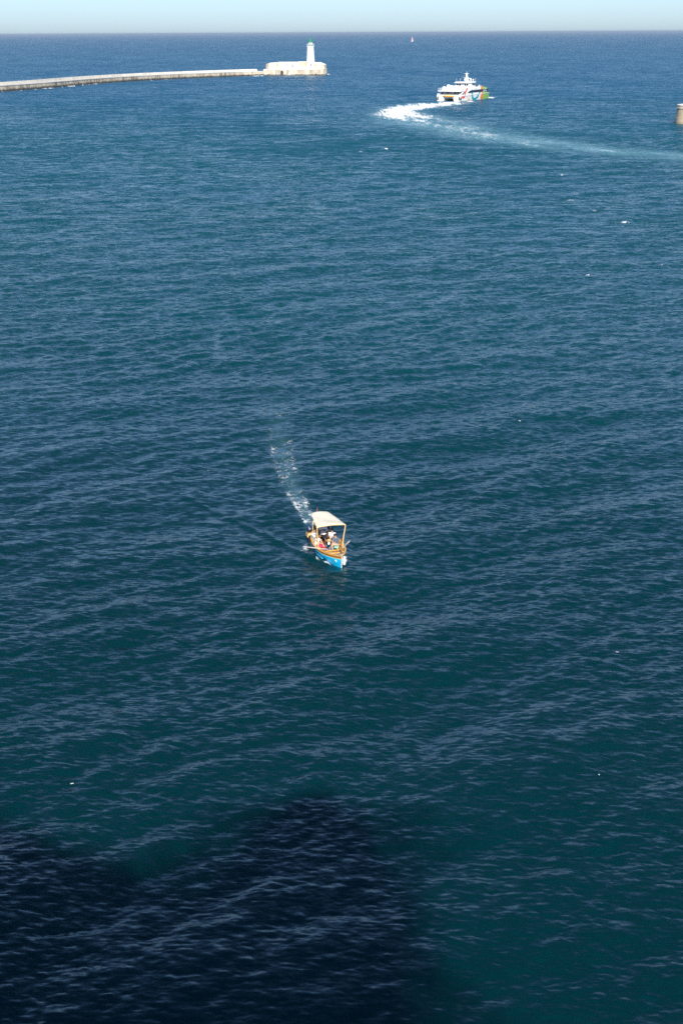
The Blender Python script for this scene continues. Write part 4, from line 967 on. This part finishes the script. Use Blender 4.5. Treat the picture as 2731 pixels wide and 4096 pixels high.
person('person in a white shirt and grey vest on the left bench near the engine', (-.56, 1.20, .44), R(-60), ((-.20, .95, .12), (-.08, 1.10, .12)), ((-.36, .86, .62), (-.22, .98, .60)), S_TAN, T_WHITE, T_KHAKI, H_BRN, lean=.05, look=R(-75), vest=T_GREY, size=1.0)
# lettering across the pale grey tee
tx = bpy.data.curves.new('lettering', 'FONT'); tx.body = 'PUMA'; tx.size = .125; tx.align_x = 'CENTER'; tx.align_y = 'CENTER'; tx.extrude = .004; tx.offset = .004
to = bpy.data.objects.new('tmp', tx); C.objects.link(to)
me = bpy.data.meshes.new_from_object(to.evaluated_get(bpy.context.evaluated_depsgraph_get())); bpy.data.objects.remove(to)
let = bpy.data.objects.new('lettering', me); C.objects.link(let); me.materials.append(T_BLACK); let.parent = p1
lz = q1['tor'](.33) + q1['f'] * .152
let.matrix_local = Matrix.Translation(lz) @ Matrix.Rotation(R(-92) + math.pi / 2, 4, 'Z') @ Matrix.Rotation(R(90), 4, 'X')

# ------------------------------------------------------------------ belongings in the boat
M_RED = mat('red_plastic', (.62, .045, .02), .35, .08, 5)
ft = bthing('fuel_tank', 'red plastic fuel tank on the blue floor boards', 'fuel tank', (-.12, .92, .118))
MB().box(-.15, .15, -.18, .18, 0, .20).build('tank', M_RED, ft, bevel=.04); MB().tube([(0, -.08, .20), (0, -.08, .235)], .035, 10).build('cap', T_BLACK, ft); MB().tube([(0, .0, .2), (0, .03, .25), (0, .12, .25), (0, .15, .2)], .014, 6).build('handle', M_RED, ft, True)
ht = bthing('straw_hat', 'straw hat held on the lap of the person in the patterned shirt', 'hat', (.20, .62, .62), 0)
M_STRAW = mat('straw', (.62, .40, .16), .8, .2, 25)
h1 = MB().lathe([(.16, .0), (.165, .008), (.095, .018), (.092, .07), (.07, .11), (.01, .122)], 20).build('crown', M_STRAW, ht, True); MB().lathe([(.094, .018), (.098, .02), (.097, .045), (.092, .047)], 20).build('band', T_BLACK, h1, True)
bg_ = bthing('tote_bag', 'white tote bag hanging below the straw hat', 'bag', (.16, .52, .42), R(20))
MB().loft([[(w * math.cos(q * math.pi / 6), d * math.sin(q * math.pi / 6), z) for q in range(12)] for w, d, z in ((.05, .02, 0), (.085, .05, .03), (.095, .055, .09), (.08, .03, .16))]).build('pouch', T_WHITE, bg_, True); MB().tube([(-.06, 0, .17), (-.04, 0, .26), (.04, 0, .26), (.06, 0, .17)], .01, 5).build('strap', T_WHITE, bg_)
bk = bthing('backpack', 'black backpack between the two people on the right bench', 'backpack', (.50, .66, .41), R(10))
MB().loft([[(sx * w, sy * d, z) for sx, sy in ((-1, -1), (0, -1.25), (1, -1), (1, 1), (-1, 1))] for w, d, z in ((.13, .08, 0), (.15, .10, .12), (.14, .09, .28), (.07, .05, .36))]).build('bag', T_BLACK, bk, True); MB().tube([(-.04, .0, .35), (0, 0, .40), (.04, 0, .35)], .012, 5).build('handle', T_BLACK, bk)
bb = bthing('shoulder_bag', 'dark blue shoulder bag at the crimson trouser legs', 'bag', (-.10, .02, .118), R(30))
MB().loft([[(sx * w, sy * d, z) for sx, sy in ((-1, -1), (0, -1.2), (1, -1), (1, 1), (-1, 1))] for w, d, z in ((.09, .05, 0), (.11, .07, .14), (.09, .05, .30))]).build('pouch', mat('navy_cloth', (.015, .03, .09), .8, .2, 8), bb, True); MB().tube([(-.07, 0, .29), (-.03, 0, .40), (.04, 0, .40), (.07, 0, .29)], .01, 5).build('strap', T_BLACK, bb)
tw_ = bthing('towel', 'folded turquoise towel beside the person in slate blue', 'towel', (.44, -.12, .42), R(-25))
MB().box(-.15, .15, -.07, .07, 0, .045).build('fold', mat('turquoise_towel', (.25, .62, .55), .95, .08, 20, bump=.3), tw_, bevel=.018); MB().box(-.145, .15, -.065, .07, .047, .085).build('fold', _mats['turquoise_towel'], tw_, bevel=.016)

# ------------------------------------------------------------------ the fortress the view is taken from (below and behind the camera): its salient shades the near water
M_BAST = stone_mat('bastion_stone', (.45, .38, .27), (.2, .16, .11), stain=.7)
ZT = 28.3
_sh = ZT / math.tan(SUN_EL); _dx, _dy = -math.sin(SUN_AZ) * _sh, math.cos(SUN_AZ) * _sh
edge = [(-40, 46.5), (-17, 49.8), (-12.6, 48.4), (-9.0, 46.2), (-6.8, 44.7), (-5.6, 44.3), (-5.0, 43.8), (-4.5, 46.0), (-3.6, 48.4), (-2.2, 50.7), (-.8, 51.0), (.7, 50.3), (1.7, 48.3), (2.2, 45.2), (2.5, 41), (2.9, 36.4), (4.0, 30), (9, 22), (40, 16)]
edge = [(x - _dx - (.9 if x > 0 else -.2 if x > -5 else .3), y - _dy - (.55 if y < 49 else .3)) for x, y in edge]
back = [(edge[-1][0], -60), (edge[0][0], -60)]
b_o = MB().prism((edge + back)[::-1], -3, 27.2).build('bastion', M_BAST); b_o['kind'] = 'structure'
def inset(P, d):
    out = []
    for i, p in enumerate(P):
        a = Vector(P[max(i - 1, 0)]); c_ = Vector(P[min(i + 1, len(P) - 1)]); t = (c_ - a).normalized(); out.append((p[0] + t.y * d, p[1] - t.x * d))
    return out
inn = inset(edge, .55)
mb = MB().loft([[(e[0], e[1], 27.2), (e[0], e[1], ZT), (n_[0], n_[1], ZT), (n_[0], n_[1], 27.2)] for e, n_ in zip(edge, inn)])
mb.build('parapet', M_BAST, b_o)

# unseen loose leaves added along the parapet to fray the edge of the shade
rng = np.random.default_rng(21)
def leafy(name, pts, m, parent):
    n = len(pts); a = rng.normal(size=(n, 3)); a /= np.linalg.norm(a, axis=1)[:, None]; b_ = np.cross(a, rng.normal(size=(n, 3))); b_ /= np.linalg.norm(b_, axis=1)[:, None]
    s_ = rng.uniform(.10, .22, (n, 1)); v = np.concatenate((pts - a * s_, pts + b_ * s_ * .5, pts + a * s_, pts - b_ * s_ * .5), 1).reshape(-1, 3)
    me = bpy.data.meshes.new(name); me.from_pydata(v.tolist(), [], [(4 * i, 4 * i + 1, 4 * i + 2, 4 * i + 3) for i in range(n)]); me.materials.append(m)
    o = bpy.data.objects.new(name, me); C.objects.link(o); o.parent = parent; o['kind'] = 'stuff'; return o
pts = []
for i in range(1, len(edge) - 2):
    a, c_ = Vector(edge[i]), Vector(edge[i + 1]); L = (c_ - a).length; t = (c_ - a).normalized(); out = Vector((-t.y, t.x))
    n = int(L * 120)
    for k in range(n):
        u = rng.uniform(); w = abs(rng.normal()) * 1.6 * (1 + .5 * math.sin(i * 1.7 + u * 3))
        q = a + (c_ - a) * u + out * (w - .2); z = 28.2 - rng.uniform() * .8 - w * .15
        if z < CAM_H - .88 * max(q.y, 0) - .15: pts.append((q.x, q.y, z))
leafy('shade_fray_leaves', np.array(pts), mat('shade_fray_leaf', (.05, .09, .03), .6, .3, 3), b_o)

# ------------------------------------------------------------------ sea haze
hz = MB().box(-66000, 66000, -66000, 66000, -6, 33).build('haze', None); hz['kind'] = 'stuff'
hm = bpy.data.materials.new('haze_air'); hm.use_nodes = True; hn = hm.node_tree; hn.nodes.remove(hn.nodes['Principled BSDF'])
pv = hn.nodes.new('ShaderNodeVolumePrincipled'); pv.inputs['Color'].default_value = (.72, .86, 1.0, 1); pv.inputs['Density'].default_value = 6.5e-5; pv.inputs['Anisotropy'].default_value = .2
hn.links.new(pv.outputs[0], hn.nodes['Material Output'].inputs['Volume']); hz.data.materials.append(hm)
